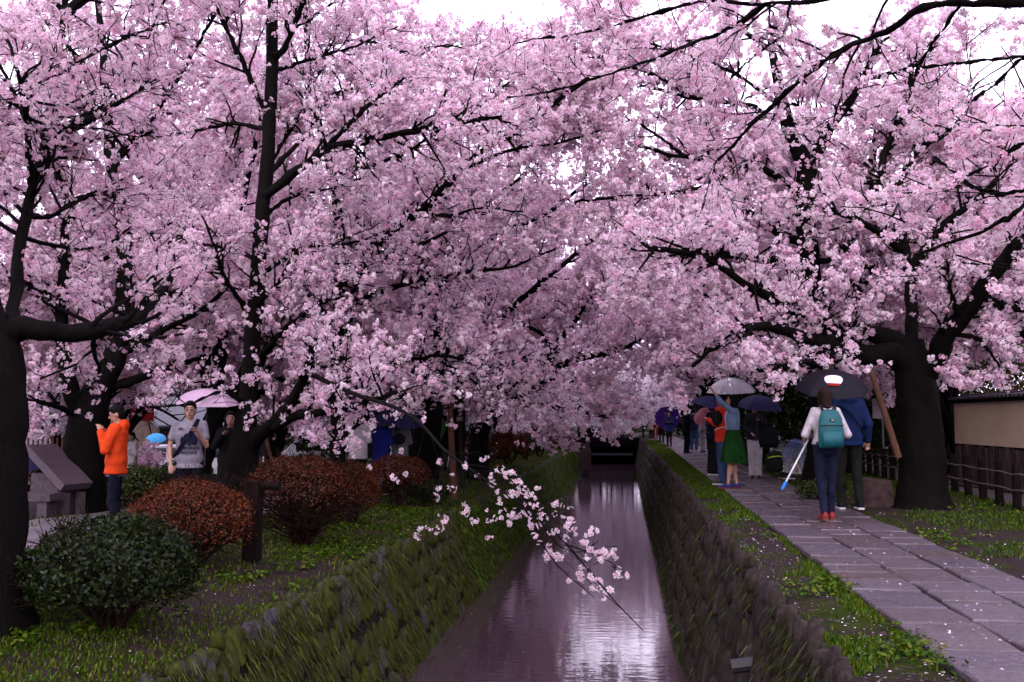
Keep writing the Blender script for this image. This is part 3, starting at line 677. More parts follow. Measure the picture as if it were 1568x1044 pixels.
# T4, T3, T5 on the left bank, farther and farther
t4 = [limb([(516, 770), (517, 690), (517, 560), (521, 430), (518, 333), (508, 262), (491, 203), (478, 140), (470, 60), (465, -40)], .17, .04, 19, 34, .3)]
l4 = [limb([(520, 440, 19), (545, 405, 18.6), (595, 356, 18), (641, 325, 17.5), (706, 260, 16.8), (752, 222, 16.3), (800, 195, 15.8), (848, 158, 15.2), (900, 120, 14.6)], .11, .03, rough=.3),
      limb([(518, 600, 19), (545, 420, 19), (549, 341, 19.2), (556, 260, 19.4), (560, 215, 19.5), (564, 138, 19.6)], .07, .02),
      limb([(641, 325, 17.5), (690, 330, 17), (740, 318, 16.5), (800, 325, 16)], .045, .012),
      limb([(517, 520, 19), (480, 450, 18.6), (455, 430, 18.2)], .05, .015),
      limb([(522, 470, 19), (600, 440, 18.4), (690, 420, 17.8), (780, 410, 17.2), (850, 380, 16.8)], .06, .015),
      limb([(518, 610, 19), (600, 560, 18), (680, 545, 17), (740, 560, 16.4)], .06, .015),
      limb([(510, 265, 19), (580, 250, 18.5), (650, 215, 18), (720, 150, 17.6)], .05, .015),
      limb([(650, 215, 18), (720, 165, 17.4), (790, 120, 16.8), (860, 95, 16.2), (930, 85, 15.8)], .03, .012),
      limb([(706, 260, 16.8), (780, 230, 16.4), (850, 220, 16), (920, 200, 15.6)], .035, .012),
      limb([(620, 80, 18), (690, 70, 17.6), (760, 85, 17.2), (830, 100, 17)], .025, .01),
      limb([(470, 80, 19), (540, 60, 18.6), (620, 80, 18), (700, 110, 17.5)], .04, .012),
      limb([(478, 140, 19), (450, 80, 19.3), (430, 10, 19.6)], .04, .012), limb([(465, 40, 19), (500, 10, 19), (560, -20, 18.8)], .035, .012),
      limb([(480, 150, 19), (420, 120, 19.5), (350, 110, 20)], .04, .012),
      limb([(517, 680, 19), (560, 640, 18.4), (610, 622, 17.8), (690, 625, 17)], .05, .014)]
HERO.append(dict(label='thin upright cherry tree whose long limb rises over the canal', trunk=t4, limbs=l4, sub=5.8, sublen=1.6, twig=.7, sp=.058, br=.050, lod='low', tw=.9))
t3 = [limb([(640, 748), (646, 690), (654, 620), (662, 565), (671, 512), (666, 480), (659, 455), (652, 420), (636, 403), (600, 393), (565, 390), (520, 372)], .42, .06, 23, 36, .4)]
t3[0][1][:] = np.interp(np.linspace(0, 1, 36), [0, .1, .4, .5, .6, .8, 1], [.55, .42, .36, .26, .2, .14, .05])
l3 = [limb([(669, 501, 23), (635, 477, 22.4), (602, 466, 22), (565, 479, 21.5), (530, 500, 21)], .09, .03),
      limb([(650, 612, 23), (600, 602, 22.6), (560, 592, 22.2), (528, 585, 21.8), (480, 570, 21)], .18, .05),
      limb([(672, 508, 23), (705, 545, 22), (760, 560, 21), (820, 540, 20)], .09, .02),
      limb([(660, 455, 23), (700, 400, 22.4), (760, 360, 21.8), (830, 330, 21), (900, 280, 20)], .1, .025),
      limb([(655, 430, 23), (650, 350, 23), (670, 280, 23), (660, 200, 23), (690, 120, 23)], .1, .03),
      limb([(664, 560, 23), (720, 590, 22), (780, 600, 21), (850, 580, 20)], .09, .02),
      limb([(640, 410, 23), (720, 330, 22.5), (800, 270, 22), (870, 210, 21.5)], .07, .02),
      limb([(600, 393, 23), (560, 330, 23.4), (540, 260, 23.8), (560, 180, 24)], .08, .02)]
HERO.append(dict(label='thick arching cherry trunk leaning behind the third round bush', trunk=t3, limbs=l3, sub=5.2, sublen=1.9, twig=.85, sp=.058, br=.051, lod='low', tw=.7))
t5 = [limb([(733, 742), (733, 700), (735, 660), (748, 638), (777, 618), (804, 595), (831, 575), (843, 550), (850, 525)], .34, .10, 27, 28, .4)]
l5 = [limb([(836, 572, 27), (860, 560, 26.5), (888, 548, 26), (935, 540, 25), (980, 520, 24)], .12, .03),
      limb([(846, 540, 27), (838, 520, 27), (820, 505, 27), (790, 495, 27)], .09, .03),
      limb([(850, 528, 27), (875, 500, 26.5), (900, 460, 26), (930, 430, 25)], .10, .03),
      limb([(800, 598, 27), (770, 590, 26.6), (735, 570, 26), (700, 540, 26)], .08, .02),
      limb([(745, 640, 27), (760, 560, 27), (745, 470, 27.5), (760, 400, 28), (800, 320, 28)], .16, .04),
      limb([(752, 500, 27), (820, 440, 26.4), (880, 390, 26), (950, 330, 25)], .1, .03),
      limb([(750, 450, 27), (700, 380, 27.5), (690, 300, 28), (720, 240, 28)], .1, .03),
      limb([(777, 618, 27), (830, 620, 26), (890, 630, 25), (930, 640, 24)], .08, .02)]
HERO.append(dict(label='bent cherry tree whose crooked limb reaches out low over the canal', trunk=t5, limbs=l5, sub=5, sublen=2.0, twig=.9, sp=.062, br=.054, lod='low', tw=.5))
t5b = [limb([(700, 740), (700, 690), (703, 650), (700, 600), (690, 540), (700, 470), (720, 400)], .26, .06, 29, 22, .4)]
l5b = [limb([(701, 620, 29), (740, 560, 28.6), (800, 530, 28)], .1, .03), limb([(692, 545, 29), (650, 490, 29.5), (620, 420, 30)], .1, .03), limb([(705, 450, 29), (760, 380, 29), (840, 330, 28)], .1, .03), limb([(715, 420, 29), (700, 330, 29), (660, 260, 29)], .09, .03)]
HERO.append(dict(label='dark cherry trunk propped by a brown support pole on the left bank', trunk=t5b, limbs=l5b, sub=5, sublen=2.0, twig=.9, sp=.062, br=.056, lod='low', tw=.5))

# back left
t6 = [limb([(124, 812), (127, 740), (131, 660), (150, 600), (176, 548), (186, 500), (192, 430), (190, 379), (184, 311), (172, 255), (165, 180), (160, 100), (150, 0)], .40, .06, 16.2, 36, .4)]
t6[0][1][:] = np.interp(np.linspace(0, 1, 36), [0, .06, .2, .28, .5, 1], [.46, .36, .32, .2, .13, .05])
l6 = [limb([(131, 655, 16.2), (110, 600, 16), (95, 520, 16), (97, 420, 16), (100, 340, 16.3), (110, 260, 16.5)], .16, .04),
      limb([(188, 379, 16.2), (230, 360, 16), (262, 372, 15.8)], .05, .02),
      limb([(176, 250, 16.2), (210, 215, 16), (235, 200, 16)], .05, .02),
      limb([(150, 600, 16.2), (210, 580, 16.5), (270, 560, 17), (330, 540, 17.5)], .10, .03),
      limb([(178, 545, 16.2), (240, 510, 16), (300, 480, 16), (350, 440, 16)], .08, .02),
      limb([(100, 480, 16), (50, 440, 15.6), (0, 420, 15.2), (-60, 380, 15)], .09, .03),
      limb([(110, 300, 16.5), (60, 220, 16), (20, 140, 16), (-20, 60, 16)], .07, .02),
      limb([(172, 250, 16.2), (240, 170, 16), (290, 90, 16), (330, 20, 16)], .07, .02),
      limb([(165, 170, 16.2), (120, 90, 16.4), (60, 20, 16.8)], .06, .02),
      limb([(132, 640, 16.2), (80, 620, 15.4), (30, 610, 14.8)], .07, .02)]
HERO.append(dict(label='dark forked cherry trunk behind the man in the orange hoodie', trunk=t6, limbs=l6, sub=7, sublen=1.5, twig=.7, sp=.058, br=.050, lod='low', tw=1))

# right bank
tr1 = [limb([(1413, 785), (1413, 765), (1413, 700), (1409, 640), (1403, 590), (1396, 550), (1393, 520)], .46, .2, 14.8, 22, .4)]
tr1[0][1][:] = np.interp(np.linspace(0, 1, 22), [0, .07, .18, .5, .8, 1], [.52, .39, .33, .29, .27, .2])
lr1 = [limb([(1402, 575, 14.8), (1368, 540, 14.6), (1330, 545, 14.4), (1288, 528, 14.2), (1234, 518, 13.8), (1180, 500, 13.4), (1120, 505, 13)], .19, .035, rough=.3),
       limb([(1395, 545, 14.8), (1368, 521, 14.8), (1318, 507, 14.8), (1268, 494, 14.6), (1225, 478, 14.4), (1185, 470, 14)], .17, .05, rough=.3),
       limb([(1408, 580, 14.8), (1435, 548, 14.6), (1445, 518, 14.4), (1469, 490, 14.2), (1496, 457, 14), (1504, 440, 13.9), (1546, 390, 13.6), (1561, 370, 13.5), (1620, 320, 13.2)], .17, .06, rough=.3),
       limb([(1469, 492, 14.2), (1463, 470, 14), (1455, 440, 13.8), (1450, 400, 13.6)], .05, .015),
       limb([(1394, 530, 14.8), (1398, 470, 15), (1388, 400, 15.2), (1372, 330, 15.4), (1350, 260, 15.5), (1365, 203, 15.6), (1384, 169, 15.7), (1400, 90, 15.8)], .095, .03),
       limb([(1290, 527, 14.2), (1260, 560, 13.8), (1235, 555, 13.4), (1190, 560, 13)], .06, .015),
       limb([(1388, 420, 15.2), (1440, 350, 15), (1500, 300, 14.6), (1560, 240, 14.4)], .08, .02),
       limb([(1380, 380, 15.2), (1320, 340, 14.8), (1260, 320, 14.4)], .07, .02),
       limb([(1500, 450, 14), (1540, 470, 13.8), (1600, 480, 13.6)], .06, .02),
       limb([(1450, 510, 14.4), (1500, 520, 14), (1530, 560, 13.6)], .05, .012),
       limb([(1225, 480, 14.4), (1150, 440, 13.8), (1090, 400, 13.2), (1040, 385, 12.6), (1000, 380, 12.2)], .07, .025),
       limb([(1360, 300, 15.4), (1420, 220, 15.2), (1490, 180, 15)], .06, .02)]
HERO.append(dict(label='stout dark cherry tree with a fluted trunk beside the rope fence', trunk=tr1, limbs=lr1, sub=8, sublen=1.35, twig=.65, sp=.058, br=.046, lod='mid', tw=1))
tr2 = [limb([(1262, 752), (1262, 700), (1264, 620), (1258, 520), (1240, 430), (1238, 380), (1232, 345), (1234, 291), (1230, 245), (1211, 207), (1200, 165), (1192, 130), (1180, 60)], .30, .06, 18.5, 34, .3)]
tr2[0][1][:] = np.interp(np.linspace(0, 1, 34), [0, .1, .4, .75, 1], [.42, .3, .22, .15, .06])
lr2 = [limb([(1234, 285, 18.5), (1246, 249, 18.5), (1269, 199, 18.3), (1307, 146, 18), (1322, 120, 17.9), (1350, 60, 17.6)], .13, .05, rough=.2),
       limb([(1238, 375, 18.5), (1200, 360, 18), (1165, 340, 17.5), (1148, 325, 17.2), (1110, 300, 16.8)], .10, .03),
       limb([(1269, 199, 18.3), (1240, 175, 18), (1213, 158, 17.8)], .06, .02),
       limb([(1240, 420, 18.5), (1190, 400, 17.8), (1120, 390, 17), (1040, 388, 16.2), (960, 380, 15.6)], .09, .03),
       limb([(1240, 400, 18.5), (1280, 395, 18), (1310, 360, 17.6)], .07, .02),
       limb([(1250, 480, 18.5), (1180, 500, 17.5), (1100, 530, 16.5), (1060, 560, 16)], .08, .02),
       limb([(1255, 520, 18.5), (1300, 470, 18.6), (1345, 360, 18.8), (1334, 264, 18.8), (1345, 190, 18.8)], .15, .05),
       limb([(1060, 150, 17.5), (990, 110, 17), (920, 100, 16.6), (850, 120, 16.2)], .03, .012),
       limb([(1200, 165, 18.5), (1120, 110, 18), (1040, 80, 17.6), (970, 60, 17.2)], .045, .015),
       limb([(1050, 240, 17), (980, 190, 16.6), (920, 170, 16.2)], .03, .012),
       limb([(1150, 250, 17.8), (1060, 290, 17), (960, 300, 16.4), (880, 310, 16)], .045, .014),
       limb([(1205, 190, 18.5), (1140, 160, 18), (1060, 150, 17.5), (980, 130, 17)], .06, .02),
       limb([(1234, 300, 18.5), (1150, 250, 17.8), (1050, 240, 17), (960, 220, 16.4)], .07, .02),
       limb([(1185, 80, 18.5), (1130, 40, 18), (1080, -20, 17.5)], .05, .02),
       limb([(1258, 560, 18.5), (1200, 560, 18), (1140, 575, 17.4)], .06, .02),
       limb([(1330, 120, 18), (1400, 100, 17.6), (1440, 60, 17.2)], .05, .02)]
HERO.append(dict(label='tall cherry tree with a Y shaped fork above the black umbrella', trunk=tr2, limbs=lr2, sub=6.5, sublen=1.6, twig=.75, sp=.058, br=.050, lod='low', tw=.9))

# R0: rooted on the lawn beyond the right edge, its boughs cross the top of the picture
b0 = np.array([4.3, 5.2, float(gz(4.3, 5.2)) - .05])
tr0 = [limb_w([b0, b0 + [-.05, 0, .9], b0 + [-.2, .1, 1.9], b0 + [-.5, .3, 2.8], P(1700, 20, 5.8)], .3, .12, 24, .4)]
P0 = P(1700, 20, 5.8)
lr0 = [limb([(1700, 20, 5.8), (1568, 4, 6), (1490, 5, 6.05), (1418, 8, 6.1), (1368, 42, 6.3), (1345, 54, 6.4), (1299, 71, 6.6), (1265, 92, 6.8), (1230, 119, 7), (1177, 165, 7.4), (1138, 203, 7.7), (1100, 245, 8), (1068, 276, 8.3)], 0.0312, 0.0062, rough=.15, k=40),
       limb([(1568, 0, 6), (1420, -15, 6.2), (1300, -6, 6.5), (1200, 4, 6.8), (1167, 8, 7), (1133, 34, 7.1), (1083, 57, 7.3), (1026, 79, 7.5), (968, 102, 7.8), (911, 119, 8), (853, 138, 8.3), (777, 150, 8.8)], 0.0234, 0.0042, rough=.15, k=40),
       limb([(1167, 6, 7), (1075, 2, 7.2), (1006, 19, 7.5), (930, 42, 7.8), (868, 54, 8.1), (803, 63, 8.5), (757, 80, 9)], 0.0104, 0.0031, rough=.1),
       limb([(1640, 70, 5.6), (1568, 86, 5.8), (1506, 92, 6), (1468, 96, 6.2), (1407, 103, 6.6)], 0.0114, 0.0042, rough=.1),
       limb([(1620, 110, 5.4), (1568, 90, 5.5), (1522, 130, 5.8), (1480, 160, 6.1), (1452, 184, 6.4)], 0.0062, 0.0026, rough=.1),
       limb([(1178, 8, 7), (1180, 40, 7), (1200, 50, 7.1), (1150, 90, 7.4), (1110, 130, 7.7)], 0.0062, 0.0021, rough=.1),
       limb([(1470, 8, 6.1), (1440, 50, 6.4), (1410, 95, 6.7), (1390, 150, 7), (1360, 190, 7.3)], 0.0073, 0.0021, rough=.1),
       limb([(1660, 120, 4.6), (1590, 200, 4.7), (1520, 250, 4.8), (1440, 285, 4.9), (1370, 300, 5)], 0.0104, 0.0031, rough=.2),
       limb([(1660, 160, 4.6), (1580, 300, 4.5), (1520, 345, 4.6), (1460, 370, 4.7), (1400, 390, 4.8)], 0.0104, 0.0031, rough=.2),
       limb([(1640, 240, 4.4), (1570, 290, 4.5), (1500, 290, 4.7), (1430, 240, 5)], 0.0083, 0.0026, rough=.2),
       limb_w([P0, P0 + [-.6, -.8, .7], P0 + [-1.8, -1.6, 1.2], P0 + [-3.2, -2.2, 1.5]], .09, .03),
       limb_w([P0, P0 + [.5, .8, .6], P0 + [1.2, 2.0, 1.1], P0 + [1.8, 3.2, 1.4]], .09, .03),
       limb_w([P0, P0 + [-.8, .6, 1.0], P0 + [-2.2, 1.5, 1.8], P0 + [-3.6, 2.8, 2.2]], .09, .03)]
HERO.append(dict(label='overhanging cherry whose long thin boughs cross the upper right corner', trunk=tr0, limbs=lr0, dens=1, sub=6.0, sublen=.7, twig=.32, sp=.050, br=.034, lod='near', spawn0=.12, up=-.02))


paint()
T2 = [cherry('cherry_tree', **h) for h in HERO][0]
# its long bough that droops towards the camera over the water
def z3(*q): return [(560 + x * .2874, 560 + y * .2874) for x, y in q]
sp = [limb([(470, 570, 13), (540, 602, 11.4), (600, 622, 10), (640, 645, 8.9), (672, 680, 8.0), (700, 704, 7.4), (745, 736, 6.9), (800, 773, 6.4), (840, 804, 6.0), (880, 848, 5.7), (920, 895, 5.4), (945, 925, 5.25), (985, 966, 5.1)], .034, .0025, rough=.05, k=44),
      limb([(800, 773, 6.4), (820, 806, 6.2), (835, 840, 6.0), (862, 874, 5.8), (893, 900, 5.7), (910, 915, 5.6)], .007, .002, rough=.05),
      limb([(825, 793, 6.1), (850, 830, 5.9), (880, 845, 5.7), (925, 838, 5.55), (945, 836, 5.5)], .005, .0015, rough=.05),
      limb([(868, 834, 5.8), (900, 845, 5.6), (930, 858, 5.5), (960, 878, 5.4)], .005, .0015, rough=.05)]
blo = z3((400, 510), (530, 520), (530, 545), (625, 490), (645, 485), (720, 540), (735, 560), (755, 575), (775, 560), (460, 580), (395, 645), (435, 650), (465, 660), (375, 705), (590, 592), (665, 625), (685, 628), (750, 680), (770, 690), (785, 675), (710, 710), (810, 610), (830, 640), (850, 650), (880, 690), (910, 655), (820, 690), (855, 690), (900, 700), (860, 745), (920, 745), (1000, 735), (1030, 742), (390, 800), (430, 812), (415, 825), (520, 780), (535, 798), (565, 812), (585, 825), (325, 855), (345, 868), (375, 890), (265, 910), (285, 918), (650, 822), (670, 832), (705, 820), (735, 788), (755, 795), (790, 790), (810, 800), (755, 835), (645, 912), (668, 918), (870, 800), (890, 830), (940, 800), (955, 815), (930, 845), (900, 905), (925, 925), (1010, 790), (1055, 805), (1075, 825), (1100, 810), (1005, 880), (1060, 860), (1085, 870), (1120, 880), (1195, 880), (1220, 882), (1060, 930), (1065, 985), (960, 1000), (975, 1012), (1035, 1035), (1195, 970), (1245, 990), (1270, 1000), (1300, 998), (1175, 1028), (190, 445), (25, 545), (150, 595), (175, 615), (215, 570), (535, 740), (860, 660), (795, 600)) + [(905, 842), (920, 860), (938, 850), (905, 880), (930, 905), (890, 868), (872, 888), (915, 890), (948, 872), (925, 915), (895, 905), (960, 880), (850, 850), (840, 815)]
ln = np.concatenate([spline(q, 60) for q, r in sp]); lpx = proj(ln); cl, st = [], []
for px, py in blo:
    i = int(np.argmin((lpx[:, 0] - px) ** 2 + (lpx[:, 1] - py) ** 2)); c = P(px, py, ln[i][1] + RNG.uniform(-.12, .12)); cl.append(c)
    j = max(0, i - 4); m_ = (ln[j] + c) / 2 + RNG.normal(0, .03, 3); st.append(np.stack([ln[j], m_, c]))
V, F, off = [], [], 0
for q, r in sp:
    v, f = tubes(q[None], r[None], 7); V.append(v); F.append(f + off); off += len(v)
stv, stf = tubes(np.stack(st), np.tile([.0022, .0016, .0012], (len(st), 1)), 4); V.append(stv); F.append(stf + off)
inv = -np.array(T2.location); link('drooping_bough', np_mesh('drooping_bough', np.concatenate(V) + inv, np.concatenate(F), M['bark'], smooth=True), None, T2)
cl = np.array(cl); cl = np.concatenate([cl, cl[::5] + RNG.normal(0, .03, (len(cl[::5]), 3))]); crown(T2, cl + inv, .0245, 'spray', 'bough_blossom', .5)

# ---- rows of trees farther along both banks and behind
def row_tree(x, y, lean, h, spread, label, group, seed, lod, low=0, name='cherry_tree', limbs_n=7, gaps=True):
    global RNG
    keepr = RNG; RNG = np.random.default_rng(seed)
    z = float(gz(x, y)) - .08; fork = z + RNG.uniform(1.3, 2.0); rb = RNG.uniform(.15, .22)
    top = np.array([x + lean * .5, y + RNG.uniform(-.4, .4), fork])
    tr = [limb_w([(x, y, z), (x + lean * .1, y, z + .7), top], rb * 1.3, rb * .9, 12, .6)]
    ls = []
    for i in range(limbs_n):
        a = i * 2 * math.pi / limbs_n + RNG.uniform(-.4, .4); s = spread * RNG.uniform(.7, 1.15)
        d = np.array([math.cos(a), math.sin(a), 0]); d[0] += .45 * np.sign(lean); hh = h * RNG.uniform(.55, 1.0) - fork
        if d[0] * lean > .3:
            hh *= .72
            if abs(lean) > 1.3 and y < 48: s *= .62
        e = top + d * s + [0, 0, hh * .85]
        ls.append(limb_w([top - [0, 0, .2], top + d * s * .32 + [0, 0, hh * .42], top + d * s * .68 + [0, 0, hh * .72], e], rb * .5, .03, 14, .8))
        if i % 2 == 0 and h < 9 and not (abs(lean) > 1.3 and d[0] * lean > 0 and y < 48):
            ls.append(limb_w([top + d * s * .4 + [0, 0, hh * .48], top + d * s * .8 + [0, 0, hh * .35], top + d * s * 1.2 + [0, 0, hh * .12]], rb * .3, .02, 10, .8))
    c = top + [0, 0, (h - fork) * .55]
    par = dict(mid=dict(sub=3.6, sublen=2.0, twig=.95, sp=.062, br=.056, lod='low', tw=.4), far=dict(sub=2.8, sublen=2.2, twig=1.1, sp=.086, br=.074, lod='far', tw=.12), vfar=dict(sub=1.9, sublen=2.4, twig=1.3, sp=.13, br=.105, lod='far', tw=.06))[lod]
    r = cherry(name, label, tr, ls, near=False, low=low, group=group, sides=7, gaps=gaps, slot=abs(lean) > 1.5 and y < 48, **par)
    RNG = keepr; return r
GL, GR, GB = 'cherry trees lining the far left bank', 'cherry trees lining the far right bank', 'cherry trees behind the gravel path'
LL = 'distant cherry tree in the left bank row arching over the canal'
LR = 'distant cherry tree in the right bank row arching over the path'
LB = 'cherry tree in full bloom standing back beyond the gravel path'
k = 0
for y, lod in ((33, 'mid'), (39, 'mid'), (45, 'far'), (52, 'far'), (59, 'far'), (67, 'vfar'), (76, 'vfar')):
    row_tree(-4.9 + RNG.uniform(-.4, .4), y, 1.6, 7.2 + RNG.uniform(-.3, .5), 4.2, LL, GL, 100 + k, lod); k += 1
for y, lod in ((24, 'mid'), (30, 'mid'), (36, 'mid'), (43, 'far'), (50, 'far'), (58, 'far'), (67, 'vfar'), (76, 'vfar')):
    row_tree(4.9 + RNG.uniform(-.4, .5), y, -1.6, 7.0 + RNG.uniform(-.3, .5), 4.0, LR, GR, 200 + k, lod); k += 1
for x, y, lod in ((-9.8, 22, 'mid'), (-10.5, 29, 'mid'), (-9.6, 36, 'far'), (-15, 24, 'mid'), (-18.5, 33, 'far'), (-11, 45, 'far'), (-20, 28, 'far'), (-24, 36, 'vfar'), (-17, 42, 'vfar'), (-12, 58, 'vfar')):
    row_tree(x, y, 1.0, 8.2 + RNG.uniform(-.4, .8), 4.4, LB, GB, 300 + k, lod); k += 1
for x, y, h, lb in ((-8.6, 19.5, 11.0, 'tall cherry tree just beyond the gravel path behind the dark forked trunk'), (-14.5, 18.5, 11.5, 'tall cherry tree at the back of the left edge')):
    row_tree(x, y, .6, h, 4.4, lb, None, 470 + k, 'mid', limbs_n=9); k += 1
for x, y, h, lb in ((-10.0, 27.5, 12.5, 'very tall cherry tree rising behind the slender forked cherry'), (7.6, 23.5, 10.8, 'tall cherry tree just behind the tan wall end'), (9.0, 19.0, 10.0, 'tall cherry tree standing over the road right of the tan wall'), (3.9, 34, 11.0, 'tall cherry tree beside the path behind the Y shaped fork')):
    row_tree(x, y, .6 if x < 0 else -.6, h, 4.4, lb, None, 490 + k, 'mid', limbs_n=9); k += 1
for x, y, h, ln, lb in ((-5.6, 30, 10.2, 1.4, 'tallest cherry of the left bank row rising in the middle distance'), (5.6, 28, 9.8, -1.4, 'tallest cherry of the right bank row rising in the middle distance')):
    row_tree(x, y, ln, h, 4.6, lb, None, 480 + k, 'mid', limbs_n=9); k += 1
for x, y, lod in ((9.5, 30, 'mid'), (10.5, 40, 'far'), (12, 52, 'vfar')):
    row_tree(x, y, -1.0, 7.2, 4.2, 'cherry tree in bloom behind the tan wall on the right', 'cherry trees behind the tan wall', 400 + k, lod); k += 1
for x, y, ln in ((-8.0, -2.0, .8), (-9.0, -6.0, .8), (-13.0, 4.0, .3)):  # unseen crowns, added to darken the lower left foreground
    row_tree(x, y, ln, 7.0, 3.6, 'cherry tree standing left of the picture edge', 'unseen cherry trees added for shade beside the viewpoint', 450 + k, 'mid', gaps=False); k += 1
for x, y in ((-3, 86), (2.5, 90), (-8, 92), (8, 88)):
    row_tree(x, y, .01, 8.5, 5, 'pale cherry tree closing the far end of the canal', 'cherry trees at the far end of the canal', 500 + k, 'vfar', limbs_n=8); k += 1
print('TREES', TRIS[0], 'tris', round(__import__('time').time() - T_MARK, 1), 's')
# ------------------------------------------------------------------ shrubs
def on_ellipsoid(n, r, lo=-.35):
    d = nrm(RNG.normal(0, 1, (n * 3, 3))); d = d[d[:, 2] > lo][:n]
    return d, d * r
def leaves(c, nr, size, cols, aspect=.5):
    n = len(c); u = nrm(np.cross(nr, nrm(RNG.normal(0, 1, (n, 3))))); w = np.cross(nr, u)
    s = (size * RNG.uniform(.7, 1.3, n))[:, None]
    v = np.stack([c - u * s, c + w * s * aspect + nr * s * .15, c + u * s, c - w * s * aspect + nr * s * .15], 1)
    col = np.asarray(cols)[RNG.integers(0, len(cols), n)] * RNG.uniform(.7, 1.25, (n, 1))
    return v.reshape(-1, 3), np.arange(n * 4).reshape(n, 4), np.repeat(col, 4, 0)
M['twigwood'] = solid('shrub_wood', (.034, .016, .012), .85, .5, 20, .5, 60, .04)
RUST = [(.15, .030, .010), (.11, .020, .009), (.19, .052, .014), (.07, .014, .010), (.09, .042, .010)]
RUSTD = [(.10, .019, .010), (.07, .013, .009), (.12, .030, .012), (.05, .02, .008)]
DGREEN = [(.010, .020, .005), (.016, .030, .006), (.007, .013, .005), (.026, .042, .009)]
MGREEN = [(.03, .055, .012), (.05, .08, .016), (.022, .04, .01), (.075, .095, .02)]
def shrub(name, label, base, R, H, cols, nleaf, stems=9, lo=-.2, thick=.2, leaf=.02, group=None, cat='bush', open_=True, sy=None, lump=.15):
    base = np.array(base); root = thing(name, label, cat, base, 0, group)
    sy = sy or R; cz = H * .52; rad = np.array([R, sy, H - cz])
    n0 = stems; an = RNG.uniform(0, 2 * math.pi, n0); r0 = R * .12
    st = np.stack([np.cos(an) * r0 * RNG.uniform(.2, 1, n0), np.sin(an) * r0 * RNG.uniform(.2, 1, n0), np.full(n0, -.03)], 1)
    dr = np.stack([np.cos(an) * RNG.uniform(.2, .9, n0), np.sin(an) * RNG.uniform(.2, .9, n0), np.full(n0, 1.0)], 1)
    b0 = grow(st, dr, H * .55 * RNG.uniform(.7, 1.1, n0), 5, .12, .02)
    m = n0 * 9; ix = np.repeat(np.arange(n0), 9); i = RNG.integers(1, 5, m); s = b0[ix, i]
    d1, e1 = on_ellipsoid(m, rad * .92, -.55); e1 = e1[RNG.permutation(len(e1))][:m] + [0, 0, cz]
    k = len(e1); s = s[:k]; t = np.linspace(0, 1, 5)[None, :, None]
    b1 = s[:, None] * (1 - t) + e1[:, None] * t + RNG.normal(0, .03, (k, 5, 3)) * R * np.sin(t * math.pi)
    m2 = k * 5; ix = np.repeat(np.arange(k), 5); s2 = b1[ix, RNG.integers(2, 5, m2)]
    b2 = grow(s2, s2 - [0, 0, cz * .6] + RNG.normal(0, .3 * R, (m2, 3)), np.full(m2, R * .32), 3, .2, .05)
    V, F, off = [], [], 0
    for b, r, sd in ((b0, R * .030, 5), (b1, R * .012, 4), (b2, R * .0055, 3)):
        v, f = tubes(b, np.ones(b.shape[:2]) * r * np.linspace(1.1, .6, b.shape[1])[None], sd); V.append(v); F.append(f + off); off += len(v)
    o = link('stems', np_mesh('stems', np.concatenate(V), np.concatenate(F), M['twigwood'], smooth=True), None, root); o['kind'] = 'stuff'
    d, p = on_ellipsoid(nleaf, rad, lo); rr = 1 - thick * RNG.random((len(p), 1)) ** 1.6 + np.where(RNG.random((len(p), 1)) < .06, RNG.uniform(0, .09, (len(p), 1)), 0)
    lob = (fbm(d[:, 0] * 3 + d[:, 2] * 2, d[:, 1] * 3 + 5, .9, int(abs(base[1]) * 10)) - .5) * lump * 2 + 1
    p = p * rr * lob[:, None] + [0, 0, cz] + RNG.normal(0, .012, p.shape)
    keep_ = RNG.random(len(p)) < np.clip((d[:, 2] - lo) / .75, .10, 1); p, d = p[keep_], d[keep_]
    v, f, c = leaves(p, nrm(d + RNG.normal(0, .7, d.shape)), leaf, cols)
    o = link('foliage', np_mesh('foliage', v, f, M['leaf'], c), None, root); o['kind'] = 'stuff'
    return root
def gp(px, py, zoff=0.0, z=-.36):
    q = G(px, py, z); q = G(px, py, float(gz(q[0], q[1]))); q[2] = float(gz(q[0], q[1])) + zoff; return q
gr_ = 'rust brown clipped bushes along the left bank'
shrub('round_bush', 'dark green clipped bush nearest the camera on the left bank', gp(168, 968), .66, .88, DGREEN, 11000, 10, -.75, .3, .022, cat='bush')
shrub('round_bush', 'bright rust brown clipped bush in front of the man in the grey shirt', gp(292, 866), .68, .92, RUST, 12500, 14, -.62, .24, .017, gr_)
shrub('round_bush', 'wide rust brown bush with bare fanned stems right of the wooden post', gp(462, 836), .80, 1.14, RUSTD, 8500, 15, -.05, .22, .018, gr_)
shrub('round_bush', 'reddish bush squeezed in behind the widest rust brown bush', gp(540, 806), .42, .98, RUST, 6000, 8, -.6, .3, .018, gr_)
shrub('round_bush', 'rust brown bush on a single bare stem below the walkers in dark coats', gp(606, 780), .62, .98, RUSTD, 8000, 5, -.25, .24, .019, gr_)
for px, py, R, H, lab in ((735, 722, .95, 1.25, 'plump rust bush behind the brown support pole'), (778, 712, .8, 1.3, 'rust bush in front of the small dark green bush'), (826, 700, .9, 1.5, 'far rust bush under the lowest blossom branch'), (858, 690, .9, 1.6, 'farthest rust bush beside the canal bend'),):
    shrub('round_bush', lab, gp(px, py), R, H, RUST, 5200, 6, -.6, .3, .03, gr_)
shrub('round_bush', 'small dark green bush among the far rust bushes', gp(806, 704), .62, 1.0, DGREEN, 2500, 5, -.7, .3, .04)
shrub('round_bush', 'low dark green bush beside the single stemmed rust bush', gp(655, 775), .42, .5, DGREEN, 3000, 5, -.7, .3, .025)
